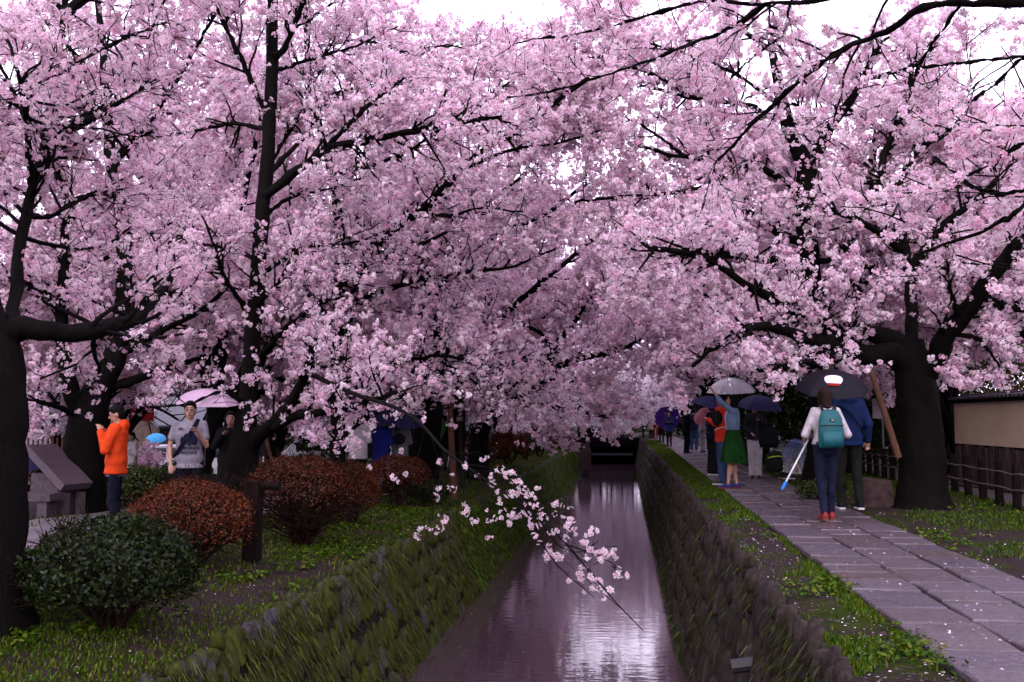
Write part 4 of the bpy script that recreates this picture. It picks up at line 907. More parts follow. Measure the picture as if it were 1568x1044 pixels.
shrub('bush', 'green bush behind the orange hoodie man', P(196, 780, 17) * [1, 1, 0] + [0, 0, -.4], .62, .82, MGREEN, 3600, 6, -.8, .35, .03)
shrub('bush', 'small green bush left of the grey shirt man', P(266, 780, 19) * [1, 1, 0] + [0, 0, -.4], .40, .80, MGREEN, 2400, 5, -.8, .35, .03)
shrub('bush', 'pale green bush by the white car', P(455, 740, 21) * [1, 1, 0] + [0, 0, -.4], .9, .85, MGREEN, 3000, 6, -.8, .35, .035)
shrub('bush', 'rust coloured bush behind the stone sign', P(40, 790, 17) * [1, 1, 0] + [0, 0, -.4], .7, 1.0, RUSTD, 3000, 6, -.7, .3, .03)
shrub('bush', 'dark green bush between the two sign trunks', P(100, 790, 19) * [1, 1, 0] + [0, 0, -.4], .8, .9, DGREEN, 3000, 6, -.8, .3, .03)

# evergreen masses on the right and behind
def mass(name, label, cx, cy, R, sy, H, cols, n, leaf=.06, z=None, cat='tree', lump=.25, group=None):
    z = float(gz(cx, cy)) if z is None else z
    root = thing(name, label, cat, (cx, cy, z), 0, group)
    MB().tube([(0, 0, -.1), (.03, 0, H * .4), (0, .05, H * .8)], [.12, .09, .04], 7).build('trunk', M['bark'], root)
    d, p = on_ellipsoid(n, np.array([R, sy, H * .5]), -1.0); rr = 1 - .55 * RNG.random((len(p), 1)) ** 1.4
    lob = (fbm(d[:, 0] * 3 + d[:, 2] * 4, d[:, 1] * 3 + d[:, 2] * 2, .7, int(cx * 7 + cy)) - .5) * lump * 2 + 1
    p = p * rr * lob[:, None] + [0, 0, H * .53]; ok = p[:, 2] > 0; p, d = p[ok], d[ok]
    v, f, c = leaves(p, nrm(d + RNG.normal(0, .8, d.shape)), leaf, cols)
    o = link('crown', np_mesh('crown', v, f, M['leaf'], c), None, root); o['kind'] = 'stuff'
    return root
for px, Y, R, H, cols, lab in ((1215, 24, 1.5, 3.2, DGREEN, 'dark evergreen shrub behind the couple under the black umbrella'), (1165, 30, 1.6, 2.8, DGREEN, 'dark evergreen shrub behind the woman in white trousers'), (1290, 26, 1.4, 2.7, DGREEN, 'dark evergreen shrub behind the white oval umbrella'),
                               (1400, 27, 1.5, 2.6, MGREEN, 'bright green shrub behind the stout cherry trunk'), (1365, 30, 1.3, 2.2, MGREEN, 'bright green shrub left of the stout cherry trunk'),
                               (1450, 25, 1.4, 2.9, MGREEN, 'olive green shrub at the end of the tan wall'), (1545, 27, 2.0, 4.2, DGREEN, 'dark blue green tree rising over the tan wall'), (1600, 25, 1.5, 4.0, [(.16, .09, .015), (.10, .07, .012), (.05, .06, .012)], 'yellow orange leaved tree over the tan wall corner'),
                               (1475, 30, 2.2, 4.6, DGREEN, 'dark evergreen tree behind the olive shrub')):
    c = P(px, 642, Y); mass('evergreen', lab, c[0], Y, R, R, H, cols, 5200 if Y < 28 else 4200, .05 if Y < 28 else .06)
shrub('bush', 'low leafy plant at the path edge beside the crouching person', gp(1246, 768, z=-.03), .28, .34, MGREEN, 1200, 5, -.9, .5, .022)
for i, (px, Y) in enumerate(((60, 40), (130, 62), (300, 60), (420, 66), (520, 44), (620, 46), (700, 52))):
    c = P(px, 642, Y); mass('evergreen', 'dark evergreen thicket in the background beyond the gravel path', c[0], Y, 2.6, 1.6, 3.0, DGREEN, 2600, .12, group='background evergreens on the left')
for x, y in ((3.6, 78), (-6.5, 82), (0.5, 100), (-2.5, 99), (5.5, 84), (-10, 80), (9, 66), (12, 48)):
    mass('evergreen', 'dark evergreen closing the far end of the walk', x, y, 2.6, 2, 3.6, DGREEN, 1700, .18, group='far evergreens behind the bridge')

# ------------------------------------------------------------------ tan wall, fence, poles, blocks
M['plaster'] = solid('tan_plaster', (.76, .60, .42), .8, .18, 1.5, .15, 60, .05, c2=(.64, .49, .33), objco=False)
M['tile'] = solid('roof_tile', (.055, .05, .07), .35, .3, 10, .3, 40, .5, rand=.25)
M['board'] = solid('old_board', (.12, .082, .075), .85, .45, 5, .6, 30, .05, rand=.35, stretch=(4, 4, .5))
M['stone'] = solid('grey_stone', (.10, .08, .09), .7, .3, 12, .6, 60, .1, c2=(.055, .04, .045))
M['stone_d'] = solid('dark_red_stone', (.06, .036, .036), .8, .4, 9, .7, 40, .08)
M['wood'] = solid('weathered_wood', (.016, .010, .009), .85, .45, 6, .6, 30, .04, rand=.2, stretch=(5, 5, .6))
M['pole'] = solid('brown_pole', (.13, .055, .035), .8, .35, 6, .5, 30, .2, stretch=(5, 5, .5))
M['rope'] = solid('rope', (.14, .11, .10), .9)
tw = thing('plaster_wall', 'tan plaster wall with a tiled coping and dark boarded base', 'wall', (7.05, 14, -.1))
y0, y1 = -5.0, 8.4
pan = [-5.0 + 1.22 * i for i in range(12)]
for a, b_ in zip(pan[:-1], pan[1:]):
    MB().box((.10, (a + b_) / 2, 1.235), (.16, b_ - a - .012, .85)).build('plaster_panel', M['plaster'], tw)
MB().box((.13, (y0 + y1) / 2 + .02, .9), (.14, y1 - y0 - .03, 1.78)).build('wall_core', M['joint'], tw)
yb = y0
while yb < y1:
    w = RNG.uniform(.11, .2); hh = RNG.uniform(.74, .81)
    MB().box((.05 + RNG.uniform(-.012, .012), yb + w / 2, hh / 2), (.05, w - .008, hh)).build('board', M['board'], tw); yb += w
MB().box((.12, (y0 + y1) / 2, 1.70), (.42, y1 - y0 + .1, .05)).build('eave', M['wood'], tw)
tm = None
for i in range(int((y1 - y0) / .2)):
    if tm is None:
        b = MB(); an = np.linspace(0, math.pi, 7)
        ring = lambda x, z, r: np.stack([np.full(7, x), np.cos(an) * r, np.sin(an) * r * .6 + z], 1)
        for r1, r2 in ((.10, .10),):
            b.rings([ring(-.17, 0, .085), ring(.12, .05, .085)], True)
        tm = b.mesh('roof_tile', M['tile'])
    for sgn in (1,):
        link('roof_tile', tm, None, tw, (.06, y0 + .1 + i * .2, 1.727), (0, 0, RNG.uniform(-.03, .03)))
MB().tube([(.2, y0, 1.80), (.2, y1 + .05, 1.80)], .055, 8).build('ridge_tile', M['tile'], tw)

fe = thing('rope_fence', 'low fence of dark posts joined by two ropes beside the tan wall', 'fence', (5.42, 14.0, 0))
pm = MB().tube([(0, 0, -.25), (0, 0, .62), (0, 0, .66)], [.062, .058, .045], 9).mesh('post', M['wood'])
for i in range(-12, 22):
    yy = i * .68; xx = (.012 * yy) if yy > 0 else .004 * yy
    zz = float(gz(5.42 + xx, 14 + yy)); o = link('post', pm, None, fe, (xx, yy, zz), (RNG.uniform(-.03, .03), RNG.uniform(-.03, .03), RNG.uniform(0, 3)))
for h in (.28, .50):
    pts = []
    for i in range(-12, 22):
        yy = i * .68; xx = (.012 * yy) if yy > 0 else .004 * yy; pts.append((xx - .06, yy, h + float(gz(5.42 + xx, 14 + yy)))); pts.append((xx * 1.0 - .06 + .004, yy + .34, h - .025))
    MB().tube(pts[:-1], .011, 5).build('rope', M['rope'], fe)

def prop(px0, py0, Y0, px1, py1, Y1, r, label, mat='pole'):
    a, b = P(px0, py0, Y0), P(px1, py1, Y1); t = thing('support_pole', label, 'pole', a)
    MB().tube([(0, 0, 0), (b - a) * .5 + RNG.normal(0, .01, 3), b - a], [r * 1.1, r, r * .85], 8).build('shaft', M[mat], t)
    MB().tube([(b - a) * .985 - [0.0, 0, .05], (b - a) * .985 + [0, 0, .05]], r * 1.5, 8).build('straw_binding', M['rope'], t)
    return t
prop(1376, 700, 14.6, 1330, 556, 14.4, .045, 'slanted brown support pole leaning left from the stout cherry trunk')
prop(1271, 720, 17.5, 1272, 532, 16.5, .055, 'upright brown support pole behind the black umbrella')
prop(697, 775, 21, 689, 612, 21, .07, 'light brown support pole standing among the rust bushes')
prop(709, 745, 20, 704, 640, 21, .05, 'dark thin support pole beside the light brown one', 'wood')
prop(424, 735, 16, 400, 640, 15.5, .03, 'thin reddish support pole behind the leaning limb')
wp = thing('wooden_post', 'dark square wooden post with a short crossbar left of the bare stemmed bush', 'post', gp(386, 862))
MB().box((0, 0, .42), (.17, .17, .98), rotm('Y', 1)).build('shaft', M['wood'], wp)
MB().tube([(-.12, 0, .86), (.32, -.02, .86)], .045, 8).build('crossbar', M['wood'], wp)
st = thing('stone_block', 'squat rough stone block beside the stout cherry trunk', 'stone', gp(1338, 775, z=0))
b = MB(); v, f = pebble_block(.05, .12); b.add(np.array(v) * [.46, .42, .40], f); b.build('block', M['stone_d'], st, (0, 0, -.05))

# information stone on the left
sg = thing('sign_stone', 'slanted purple stone information board on a pedestal', 'sign', P(88, 800, 15.6) * [1, 1, 0] + [0, 0, -.36], math.radians(-14))
MB().box((-.12, .05, .32), (.62, .5, .75), taper=.92).build('pedestal', M['stone'], sg)
A = rotm('Y', 38)
MB().box((-.02, 0, .80), (1.02, .62, .13), A).build('slab', solid('polished_stone', (.11, .075, .095), .3, .2, 14, .1, 90, .3, c2=(.07, .05, .06)), sg)
lt = MB()
for r_ in range(9):
    x = -.36
    while x < .36:
        w = RNG.uniform(.02, .07); lt.box(np.array([-.02, 0, .80]) + A @ np.array([-.40 + r_ * .09, x + w / 2, .067]), (.028, w, .004), A); x += w + .018
MB().box((.30, -.17, .14), (.1, .12, .5)).build('leg', M['stone'], sg); MB().box((.30, .17, .14), (.1, .12, .5)).build('leg', M['stone'], sg)
sb = thing('stone_bench', 'pale stone bench half hidden behind the left edge trunk', 'bench', P(36, 800, 15) * [1, 1, 0] + [0, 0, -.36])
MB().box((0, 0, .36), (1.1, .4, .12)).build('seat', M['stone'], sb); MB().box((-.4, 0, .14), (.16, .34, .32)).build('leg', M['stone'], sb); MB().box((.4, 0, .14), (.16, .34, .32)).build('leg', M['stone'], sb)
bf = thing('bamboo_fence', 'thin upright bamboo fence behind the stone sign', 'fence', P(88, 790, 19) * [1, 1, 0] + [0, 0, -.36])
for i in range(20):
    MB().tube([(-1 + i * .105, 0, -.05), (-1 + i * .105, RNG.uniform(-.01, .01), 1.22 + RNG.uniform(-.05, .05))], .02, 6).build('bamboo_stake', M['pole'], bf)
for h in (.35, .95): MB().tube([(-1.1, -.03, h), (1.1, -.03, h)], .022, 6).build('rail', M['wood'], bf)
lb = thing('low_wooden_wall', 'low dark plank wall behind the brightest rust bush', 'fence', P(292, 760, 17.2) * [1, 1, 0] + [0, 0, -.36])
for i in range(4): MB().box((0, 0, .09 + i * .15), (2.3, .06, .14)).build('plank', M['wood'], lb)
for x in (-1.05, 0, 1.05): MB().box((x, .06, .3), (.1, .1, .66)).build('post', M['wood'], lb)

# ------------------------------------------------------------------ bridge at the end of the canal
br = thing('footbridge', 'dark low footbridge crossing the canal at its far end', 'bridge', (-.9, 71, 0))
M['dark'] = solid('dark_timber', (.008, .006, .008), .9, .4, 3, spec=.03)
M['palewood'] = solid('pale_beam', (.045, .036, .055), .6, .3, 3)
MB().box((0, 0, -.25), (6.4, 2.4, .36)).build('deck', M['dark'], br)
MB().box((0, -1.26, -.52), (4.3, .2, .26)).build('girder', M['dark'], br)
MB().box((.0, -1.40, -1.18), (3.0, .12, .16)).build('pipe_beam', M['palewood'], br)
for x in (-1.3, 0, 1.3): MB().box((x, -1.36, -1.5), (.12, .12, .75)).build('pier', M['dark'], br)
for s in (-1.1, 1.1):
    MB().box((0, s, .72), (6.2, .1, .1)).build('handrail', M['dark'], br)
    for x in np.arange(-3, 3.1, .75): MB().box((x, s, .32), (.09, .09, .76)).build('baluster', M['dark'], br)
MB().box((0, 1.6, -1.3), (4.4, .3, 1.8)).build('abutment', M['dark'], br)
bo = thing('boulder', 'pale upright boulder at the water edge near the footbridge', 'rock', P(903, 706, 56))
b = MB(); v, f = pebble_block(.16, .3); b.add(np.array(v) * [.7, .6, 1.6], f); b.build('rock', M['stone_d'], bo, (-.3, 0, -.5))
# ------------------------------------------------------------------ grass, weeds, fallen petals
GREENS = np.array([(.03, .08, .003), (.055, .115, .004), (.08, .13, .006), (.020, .055, .003), (.11, .13, .010)])
OLIVES = np.array([(.030, .040, .003), (.085, .095, .008), (.014, .018, .003), (.05, .036, .008), (.016, .012, .005), (.045, .065, .004)])
def blades(name, pos, h, lean, cols, w=.006, parent=None, bias=(0, 0, 1), curl=.5):
    n = len(pos); a = RNG.uniform(0, 2 * math.pi, n); side = np.stack([np.cos(a), np.sin(a), np.zeros(n)], 1)
    up = nrm(np.asarray(bias, float) + np.stack([np.cos(a + 1.3), np.sin(a + 1.3), np.zeros(n)], 1) * RNG.uniform(0, lean, (n, 1)))
    h = (h * RNG.uniform(.5, 1.35, n))[:, None]; w = w * RNG.uniform(.7, 1.4, (n, 1))
    mid = pos + up * h * .55; tip = pos + up * h * .9 + np.cross(side, [0, 0, 1]) * h * curl * .4 - np.array([0, 0, 1]) * h * curl * .12
    v = np.stack([pos - side * w, pos + side * w, mid + side * w * .8, mid - side * w * .8, tip], 1).reshape(-1, 3)
    b = np.arange(n) * 5; f4 = np.stack([b, b + 1, b + 2, b + 3], 1); f3 = np.stack([b + 3, b + 2, b + 4], 1)
    c = cols[RNG.integers(0, len(cols), n)] * RNG.uniform(.65, 1.25, (n, 1))
    o = link(name, np_mesh(name, v, [f4, f3], M['grass'], np.repeat(c, 5, 0)), None, parent); o['kind'] = 'stuff'; return o
def scatter(n, x0, x1, y0, y1, p=1.6):
    "more of them close to the camera"
    y = y0 + (y1 - y0) * RNG.random(n) ** p; return RNG.uniform(x0, x1, n), y
def on_ground(x, y, lift=-.005): return np.stack([x, y, gz(x, y) + lift], 1)
# right bank strip between the wall and the path: tufts and bare earth
x, y = scatter(60000, 1.12, 1.63, 3.4, 60, 2.2); x = x + pcx(y) * (x - 1.12) / .5
d = fbm(x * 1.0, y, .9, 21) + .25 * np.exp(-((x - 1.57 - pcx(y)) / .09) ** 2) + .12 * np.exp(-((x - 1.15) / .06) ** 2) + np.clip((y - 12) / 16, 0, .35)
k = RNG.random(len(x)) < np.clip((d - .62) * 9, .015, 1)
blades('grass_strip', on_ground(x[k], y[k]), .045 + .02 * np.clip(y[k] / 30, 0, 1), 1.0, GREENS, .005)
# right lawn
x, y = scatter(60000, 3.02, 6.0, 6, 45, 1.5); x = x + pcx(y)
d = fbm(x, y, 1.6, 31) - .25 * np.exp(-((x - 3.25 - pcx(y)) / .35) ** 2) + .1 * np.clip((y - 14) / 10, 0, 1)
k = RNG.random(len(x)) < np.clip((d - .36) * 6, .03, 1)
blades('lawn_grass', on_ground(x[k], y[k]), .055, 1.1, GREENS * [.8, .85, .9], .006)
# left bank
x, y = scatter(88000, -5.9, -3.08, 4.5, 60, 1.9)
d = fbm(x, y, 1.2, 41) + .10 * np.exp(-((x + 3.2) / .25) ** 2) - .25 * np.clip((-5.3 - x) / .5, 0, 1)
k = RNG.random(len(x)) < np.clip((d - .24) * 6, .06, 1)
blades('bank_grass', on_ground(x[k], y[k]), .055, 1.1, np.concatenate([GREENS * [1.15, 1.1, 1], OLIVES[:2] * 1.2]), .006)
# verge beyond the gravel
x, y = scatter(14000, -13, -8.4, 12, 40, 1.2); k = RNG.random(len(x)) < np.clip((fbm(x, y, 1.4, 51) - .4) * 6, 0, 1)
blades('verge_grass', on_ground(x[k], y[k]), .08, 1.0, GREENS * .7, .009)
# broad leaved weeds in rosettes
def weeds(name, cx, cy, per=9, size=.05, cols=GREENS):
    n = len(cx); a = RNG.uniform(0, 2 * math.pi, (n, per)); r = RNG.uniform(.2, 1, (n, per)) * .07
    p = np.stack([cx[:, None] + np.cos(a) * r, cy[:, None] + np.sin(a) * r, np.zeros((n, per))], -1).reshape(-1, 3)
    p[:, 2] = gz(p[:, 0], p[:, 1]) + RNG.uniform(.01, .06, len(p))
    nr = nrm(np.stack([np.cos(a) * .5, np.sin(a) * .5, np.ones_like(a)], -1).reshape(-1, 3) + RNG.normal(0, .3, (n * per, 3)))
    v, f, c = leaves(p, nr, size * .5, cols, .6)
    o = link(name, np_mesh(name, v, f, M['leaf'], c)); o['kind'] = 'stuff'; return o
x, y = scatter(1500, 1.14, 1.66, 3.6, 24, 1.8); k = fbm(x, y, .7, 61) > .5; k &= fbm(x, y, 1.1, 62) > .58; weeds('broad_leaf_weeds', x[k], y[k] , 9, .038)
x, y = scatter(1800, -5.2, -3.1, 5.5, 26, 1.5); k = fbm(x, y, .9, 71) > .52; weeds('bank_weeds', x[k], y[k], 10, .055)
x, y = scatter(700, 3.1, 5.6, 8, 26, 1.2); k = fbm(x, y, .8, 75) > .5; weeds('lawn_weeds', x[k], y[k], 10, .05)
# grass hanging from the joints of both walls
def wall_grass(W, n, h, cols, name, y0, y1, p, amount, seed, w):
    root, foot, up, H, out = W
    y = y0 + (y1 - y0) * RNG.random(n) ** p; t = RNG.random(n)
    d = fbm(y, t * H * 1.0, .8, seed); k = RNG.random(n) < np.clip((d - amount(t, y)) * 6, .02, 1); y, t = y[k], t[k]
    pos = np.array([foot[0], 0, foot[1]]) + up * (t * H)[:, None] + np.array([0, 1.0, 0]) * y[:, None] + out * RNG.uniform(.02, .09, (len(y), 1))
    bias = out * .55 + np.array([0, -.25, -.75])
    return blades(name, pos, h, .55, cols, w, root, bias, .25)
wall_grass(WL, 40000, .15, OLIVES * 1.35, 'hanging_grass', 4.5, 34, 1.7, lambda t, y: .50 - .06 * t, 81, .0035)
wall_grass(WL, 24000, .11, GREENS * .95, 'green_wall_grass', 18, 62, 1.3, lambda t, y: .30 + 0 * t, 83, .010)
wall_grass(WR, 20000, .12, OLIVES * .7, 'hanging_grass', 3.8, 34, 1.8, lambda t, y: .53 + 0 * t, 85, .0035)
wall_grass(WR, 26000, .12, GREENS * .6, 'water_edge_weeds', 4.0, 60, 1.6, lambda t, y: .30 + 1.3 * t, 87, .007)
# low moss and weeds along the left foot of the near bush
x, y = scatter(9000, -4.9, -3.1, 4.6, 7.4, 1); k = fbm(x, y, .5, 91) > .5
blades('moss_tufts', on_ground(x[k], y[k]), .03, 1.4, np.array([(.05, .07, .006), (.07, .085, .008)]) * .7, .006)
# fallen petals
def petals(name, pos, size=.009):
    n = len(pos); nr = nrm(np.stack([RNG.normal(0, .25, n), RNG.normal(0, .25, n), np.ones(n)], 1))
    v, f, c = leaves(pos, nr, size, [(.80, .68, .76), (.84, .74, .80), (.72, .58, .68)], .7)
    o = link(name, np_mesh(name, v, f, M['petal'], c)); o['kind'] = 'stuff'
x, y = scatter(2600, 1.13, 1.62, 4, 26, 1.5); x2, y2 = scatter(1500, 3.05, 5.4, 8, 30, 1.2); x3, y3 = scatter(1100, -5.6, -3.1, 6, 26, 1.2)
k = RNG.random(len(x)) < np.clip((fbm(x, y, .8, 95) - .38) * 3, .05, 1); x, y = x[k], y[k]
xx, yy = np.concatenate([x, x2, x3]), np.concatenate([y, y2, y3]); k = RNG.random(len(xx)) < np.clip((fbm(xx, yy, .6, 99) - .42) * 5, .08, 1); xx, yy = xx[k], yy[k]; petals('fallen_petals', on_ground(xx, yy, .012))
x, y = scatter(420, 1.65, 2.95, 4.5, 30, 1.3); petals('petals_on_paving', np.stack([x + pcx(y), y, np.full(len(x), .010)], 1), .010)
x, y = scatter(2600, -2.6, .75, 6, 50, 1.3); k = RNG.random(len(x)) < .18 + .8 * np.clip(np.abs((x + .93) / 1.7) ** 4, 0, 1) * (fbm(x, y, 1.5, 97) > .5); x, y = x[k], y[k]; petals('floating_petals', np.stack([x, y, np.full(len(x), WATER_Z + .004)], 1), .010)
# earth crumbs and small stones beside the wall
x, y = scatter(900, 1.12, 1.62, 4, 16, 1.4); b = []
n = len(x); pos = on_ground(x, y, .004); v0 = np.array([(1, 0, 0), (-1, 0, 0), (0, 1, 0), (0, -1, 0), (0, 0, .7)], float)
v = pos[:, None] + v0[None] * RNG.uniform(.004, .016, (n, 1, 1)) * RNG.uniform(.7, 1.3, (n, 5, 1)); bb = (np.arange(n) * 5)[:, None, None]
f = (bb + np.array([(0, 2, 4), (2, 1, 4), (1, 3, 4), (3, 0, 4)])[None]).reshape(-1, 3)
o = link('earth_crumbs', np_mesh('earth_crumbs', v.reshape(-1, 3), f, solid('earth_crumb', (.07, .05, .052), .9, .4, 30))); o['kind'] = 'stuff'
# ------------------------------------------------------------------ people
M['skin'] = solid('skin', (.42, .22, .16), .55, .08, 20, .1, 80, .3)
M['hair'] = solid('hair', (.005, .0035, .0035), .6, .5, 30, .4, 90, .06, stretch=(6, 6, .6))
M['brownhair'] = solid('brown_hair', (.022, .008, .005), .6, .5, 30, .4, 90, .08, stretch=(6, 6, .6))
M['eye'] = solid('eye', (.01, .008, .008), .2); M['lip'] = solid('lip', (.30, .08, .08), .5)
M['metal'] = solid('dark_metal', (.04, .04, .045), .35, .2, 10, spec=.6)
_cl = {}
def cloth(c, rough=.85, var=.2, bump=.5, name='fabric'):
    key = (tuple(c), rough, name)
    if key not in _cl: _cl[key] = solid(name, c, rough, var, 7, bump, 13, .05 if max(c) < .1 else .12)
    return _cl[key]
def soft(mb, name, mat, parent, vox, smooth=3, root=None):
    "one continuous skin grown over the joined pieces"
    o = mb.build(name, mat, parent, smooth=True)
    r = o.modifiers.new('skin', 'REMESH'); r.mode = 'VOXEL'; r.voxel_size = vox; r.use_smooth_shade = True; r.adaptivity = vox * .6
    if smooth:
        s = o.modifiers.new('smooth', 'SMOOTH'); s.factor = .5; s.iterations = smooth
    return o
def hand(mb, wrist, elbow, S, curl=.5, side=1, fine=True):
    w = np.asarray(wrist, float); d = w - np.asarray(elbow, float); d /= np.linalg.norm(d) + 1e-9
    u = np.cross(d, [0, 0, 1.0]); u = u if np.linalg.norm(u) > .2 else np.cross(d, [0, 1.0, 0]); u /= np.linalg.norm(u); n = np.cross(u, d)
    palm = w + d * .05 * S
    mb.ell(palm, np.array([.036, .048, .018]) * S, 10, 7, np.column_stack([u, d, n]))
    if not fine: mb.cap(palm, palm + d * .08 * S - n * .02, .03 * S, .018 * S, 6); return
    for i, (off, L) in enumerate(((-.028, .062), (-.010, .074), (.009, .070), (.027, .055))):
        p = palm + d * .038 * S + u * off * S; q = p + (d * (1 - curl * .4) - n * curl * .6) * L * .5 * S; r = q + (d * (1 - curl * 1.2) - n * curl) * L * .5 * S
        mb.cap(p, q, .0095 * S, .0088 * S, 7); mb.cap(q, r, .0088 * S, .007 * S, 7)
    p = palm - d * .02 * S + u * .032 * S * side; mb.cap(p, p + (d * .03 + u * .025 * side - n * .01) * S, .011 * S, .0095 * S, 7); mb.cap(p + (d * .03 + u * .025 * side - n * .01) * S, p + (d * .058 + u * .022 * side - n * .022) * S, .0095 * S, .0075 * S, 7)
BASE = dict(hip=((-.088, 0, .91), (.088, 0, .91)), knee=((-.095, .012, .49), (.095, .012, .49)), ank=((-.10, -.02, .085), (.10, -.02, .085)),
            sho=((-.178, 0, 1.405), (.178, 0, 1.405)), elb=((-.235, -.03, 1.12), (.235, -.03, 1.12)), wri=((-.245, .07, .88), (.245, .07, .88)))
def person(label, loc, rz, H=1.68, pose=None, top=None, legs=None, hair='short', shoes=(.03, .03, .035), sole=(.5, .5, .5), near=True, group=None, yaw=0, nod=0, lean=0, female=False, skirt=None, drop=0.0, hairmat='hair', glasses=False, toes=(0, 0)):
    """top: dict(c, sleeve 0..2, hem, t, open colour, hood); legs: dict(c, w, to); pose overrides joints (metres at 1.70 tall, facing +y)"""
    S = H / 1.70; J = {k: [np.array(q, float) for q in v] for k, v in BASE.items()}
    if female:
        for i, s in enumerate((-1, 1)): J['sho'][i][0] = s * .158; J['elb'][i][0] = s * .21; J['wri'][i][0] = s * .215; J['knee'][i][0] = s * .075; J['ank'][i][0] = s * .07
    for k, v in (pose or {}).items():
        for i in (0, 1):
            if v[i] is not None: J[k][i] = np.array(v[i], float)
    R = rotm('X', -lean); piv = np.array([0, 0, .95])
    up = lambda p: (R @ (np.asarray(p, float) - piv) + piv - [0, 0, drop])
    for k in ('sho', 'elb', 'wri'): J[k] = [up(p) for p in J[k]]
    if drop: J['hip'] = [p - [0, 0, drop] for p in J['hip']]
    J = {k: [p * S for p in v] for k, v in J.items()}
    root = thing('person', label, 'person', loc, rz, group)
    fine = near; vox = (.0118 if near else .019)
    g = .93 if female else 1.0
    hc = up([0, .018, 1.585]) * S; hr = rotm('Z', yaw) @ rotm('X', -nod); hp = lambda x, y, z: hc + hr @ (np.array([x, y, z]) * S)
    tors = [(.90, .150, .100, 0), (.97, .162, .112, 0), (1.06, .142 * g, .100, 0), (1.16, .148 * g, .104, .004), (1.27, .165 * g, .115, .008), (1.36, .172 * g, .106, 0), (1.42, .120 * g, .080, -.006), (1.46, .06, .06, -.008)]
    def torso(mb, t, z0=.89, z1=2, flare=0):
        an = np.arange(18) * 2 * math.pi / 18; rr = []
        lo = [s for s in tors if z0 <= s[0] <= z1]
        if z0 < .89: lo = [(z0, .150 + flare, .112 + flare * .7, 0)] + lo
        for z, rx, ry, dy in lo:
            ring = np.stack([np.cos(an) * (rx + t), np.sin(an) * (ry + t) + dy, np.full(18, z)], 1)
            rr.append(np.array([up(p) for p in ring]) * S)
        mb.rings(rr)
    b = MB(); torso(b, 0)
    b.cap(up([0, -.008, 1.42]) * S, hp(0, -.012, -.07), .054 * S * g, .05 * S * g)
    b.ell(hp(0, -.012, .02), np.array([.074, .092, .100]) * S, 16, 11, hr); b.ell(hp(0, .012, -.045), np.array([.056, .068, .070]) * S, 14, 9, hr)
    b.ell(hp(0, .045, -.092), np.array([.026, .024, .02]) * S, 8, 6, hr)
    b.cap(hp(0, .078, .012), hp(0, .100, -.022), .0095 * S, .0145 * S, 8)
    for s in (-1, 1): b.ell(hp(s * .075, -.012, -.012), np.array([.012, .02, .032]) * S, 8, 6, hr)
    for i, s in enumerate((-1, 1)):
        b.cap(J['sho'][i] - np.array([s * .01, 0, .01]), J['elb'][i], .046 * S * g, .037 * S * g); b.cap(J['elb'][i], J['wri'][i], .037 * S * g, .025 * S * g)
        hand(b, J['wri'][i], J['elb'][i], S, .55, -s, fine)
        b.cap(J['hip'][i], J['knee'][i], .082 * S, .054 * S); b.cap(J['knee'][i], J['ank'][i], .054 * S, .034 * S)
        c = J['knee'][i] * .68 + J['ank'][i] * .32; b.ell(c - [0, .018 * S, 0], np.array([.046, .05, .11]) * S, 9, 7)
        f = np.array([math.sin(math.radians(toes[i])), math.cos(math.radians(toes[i])), 0]); b.cap(J['ank'][i] - [0, 0, .035 * S], J['ank'][i] + f * .14 * S - [0, 0, .05 * S], .032 * S, .024 * S)
    soft(b, 'body', M['skin'], root, vox, 2)
    # face
    if near:
        for s in (-1, 1):
            MB().ell(hp(s * .031, .079, .012), np.array([.012, .006, .006]) * S, 8, 5, hr).build('eye', M['eye'], root, smooth=True)
            MB().cap(hp(s * .046, .075, .035), hp(s * .016, .086, .038), .0042 * S, .005 * S, 6).build('eyebrow', M['hair'], root, smooth=True)
        MB().ell(hp(0, .082, -.058), np.array([.022, .007, .0075]) * S, 8, 5, hr).build('mouth', M['lip'], root, smooth=True)
    if glasses:
        m = MB()
        for s in (-1, 1):
            a = np.arange(13) * 2 * math.pi / 12; m.tube([hp(s * .034 + .025 * math.cos(q), .094, .01 + .018 * math.sin(q)) for q in a], .0022, 5); m.cap(hp(s * .058, .09, .014), hp(s * .074, -.01, .012), .002, .002, 5)
        m.cap(hp(-.01, .096, .012), hp(.01, .096, .012), .002, .002, 5); m.build('glasses', M['metal'], root)
    # hair
    h = MB(); h.ell(hp(0, -.022, .042), np.array([.083, .094, .092]) * S, 16, 11, hr); h.ell(hp(0, -.05, -.005), np.array([.080, .066, .085]) * S, 14, 9, hr)
    h.ell(hp(0, .045, .088), np.array([.055, .035, .025]) * S, 12, 7, hr)
    if hair in ('long', 'mid'):
        L = -.30 if hair == 'long' else -.17
        h.cap(hp(0, -.06, .02), hp(0, -.075, L * .6), .082 * S, .075 * S, 12); h.cap(hp(0, -.075, L * .6), hp(0, -.085, L), .075 * S, .035 * S, 12)
        for s in (-1, 1): h.cap(hp(s * .07, -.005, .03), hp(s * .078, .0, L * .55), .026 * S, .022 * S, 8); h.cap(hp(s * .078, .0, L * .55), hp(s * .075, .0, L * .9), .022 * S, .012 * S, 8)
    soft(h, 'hair', M[hairmat], root, vox * 1.1, 1)
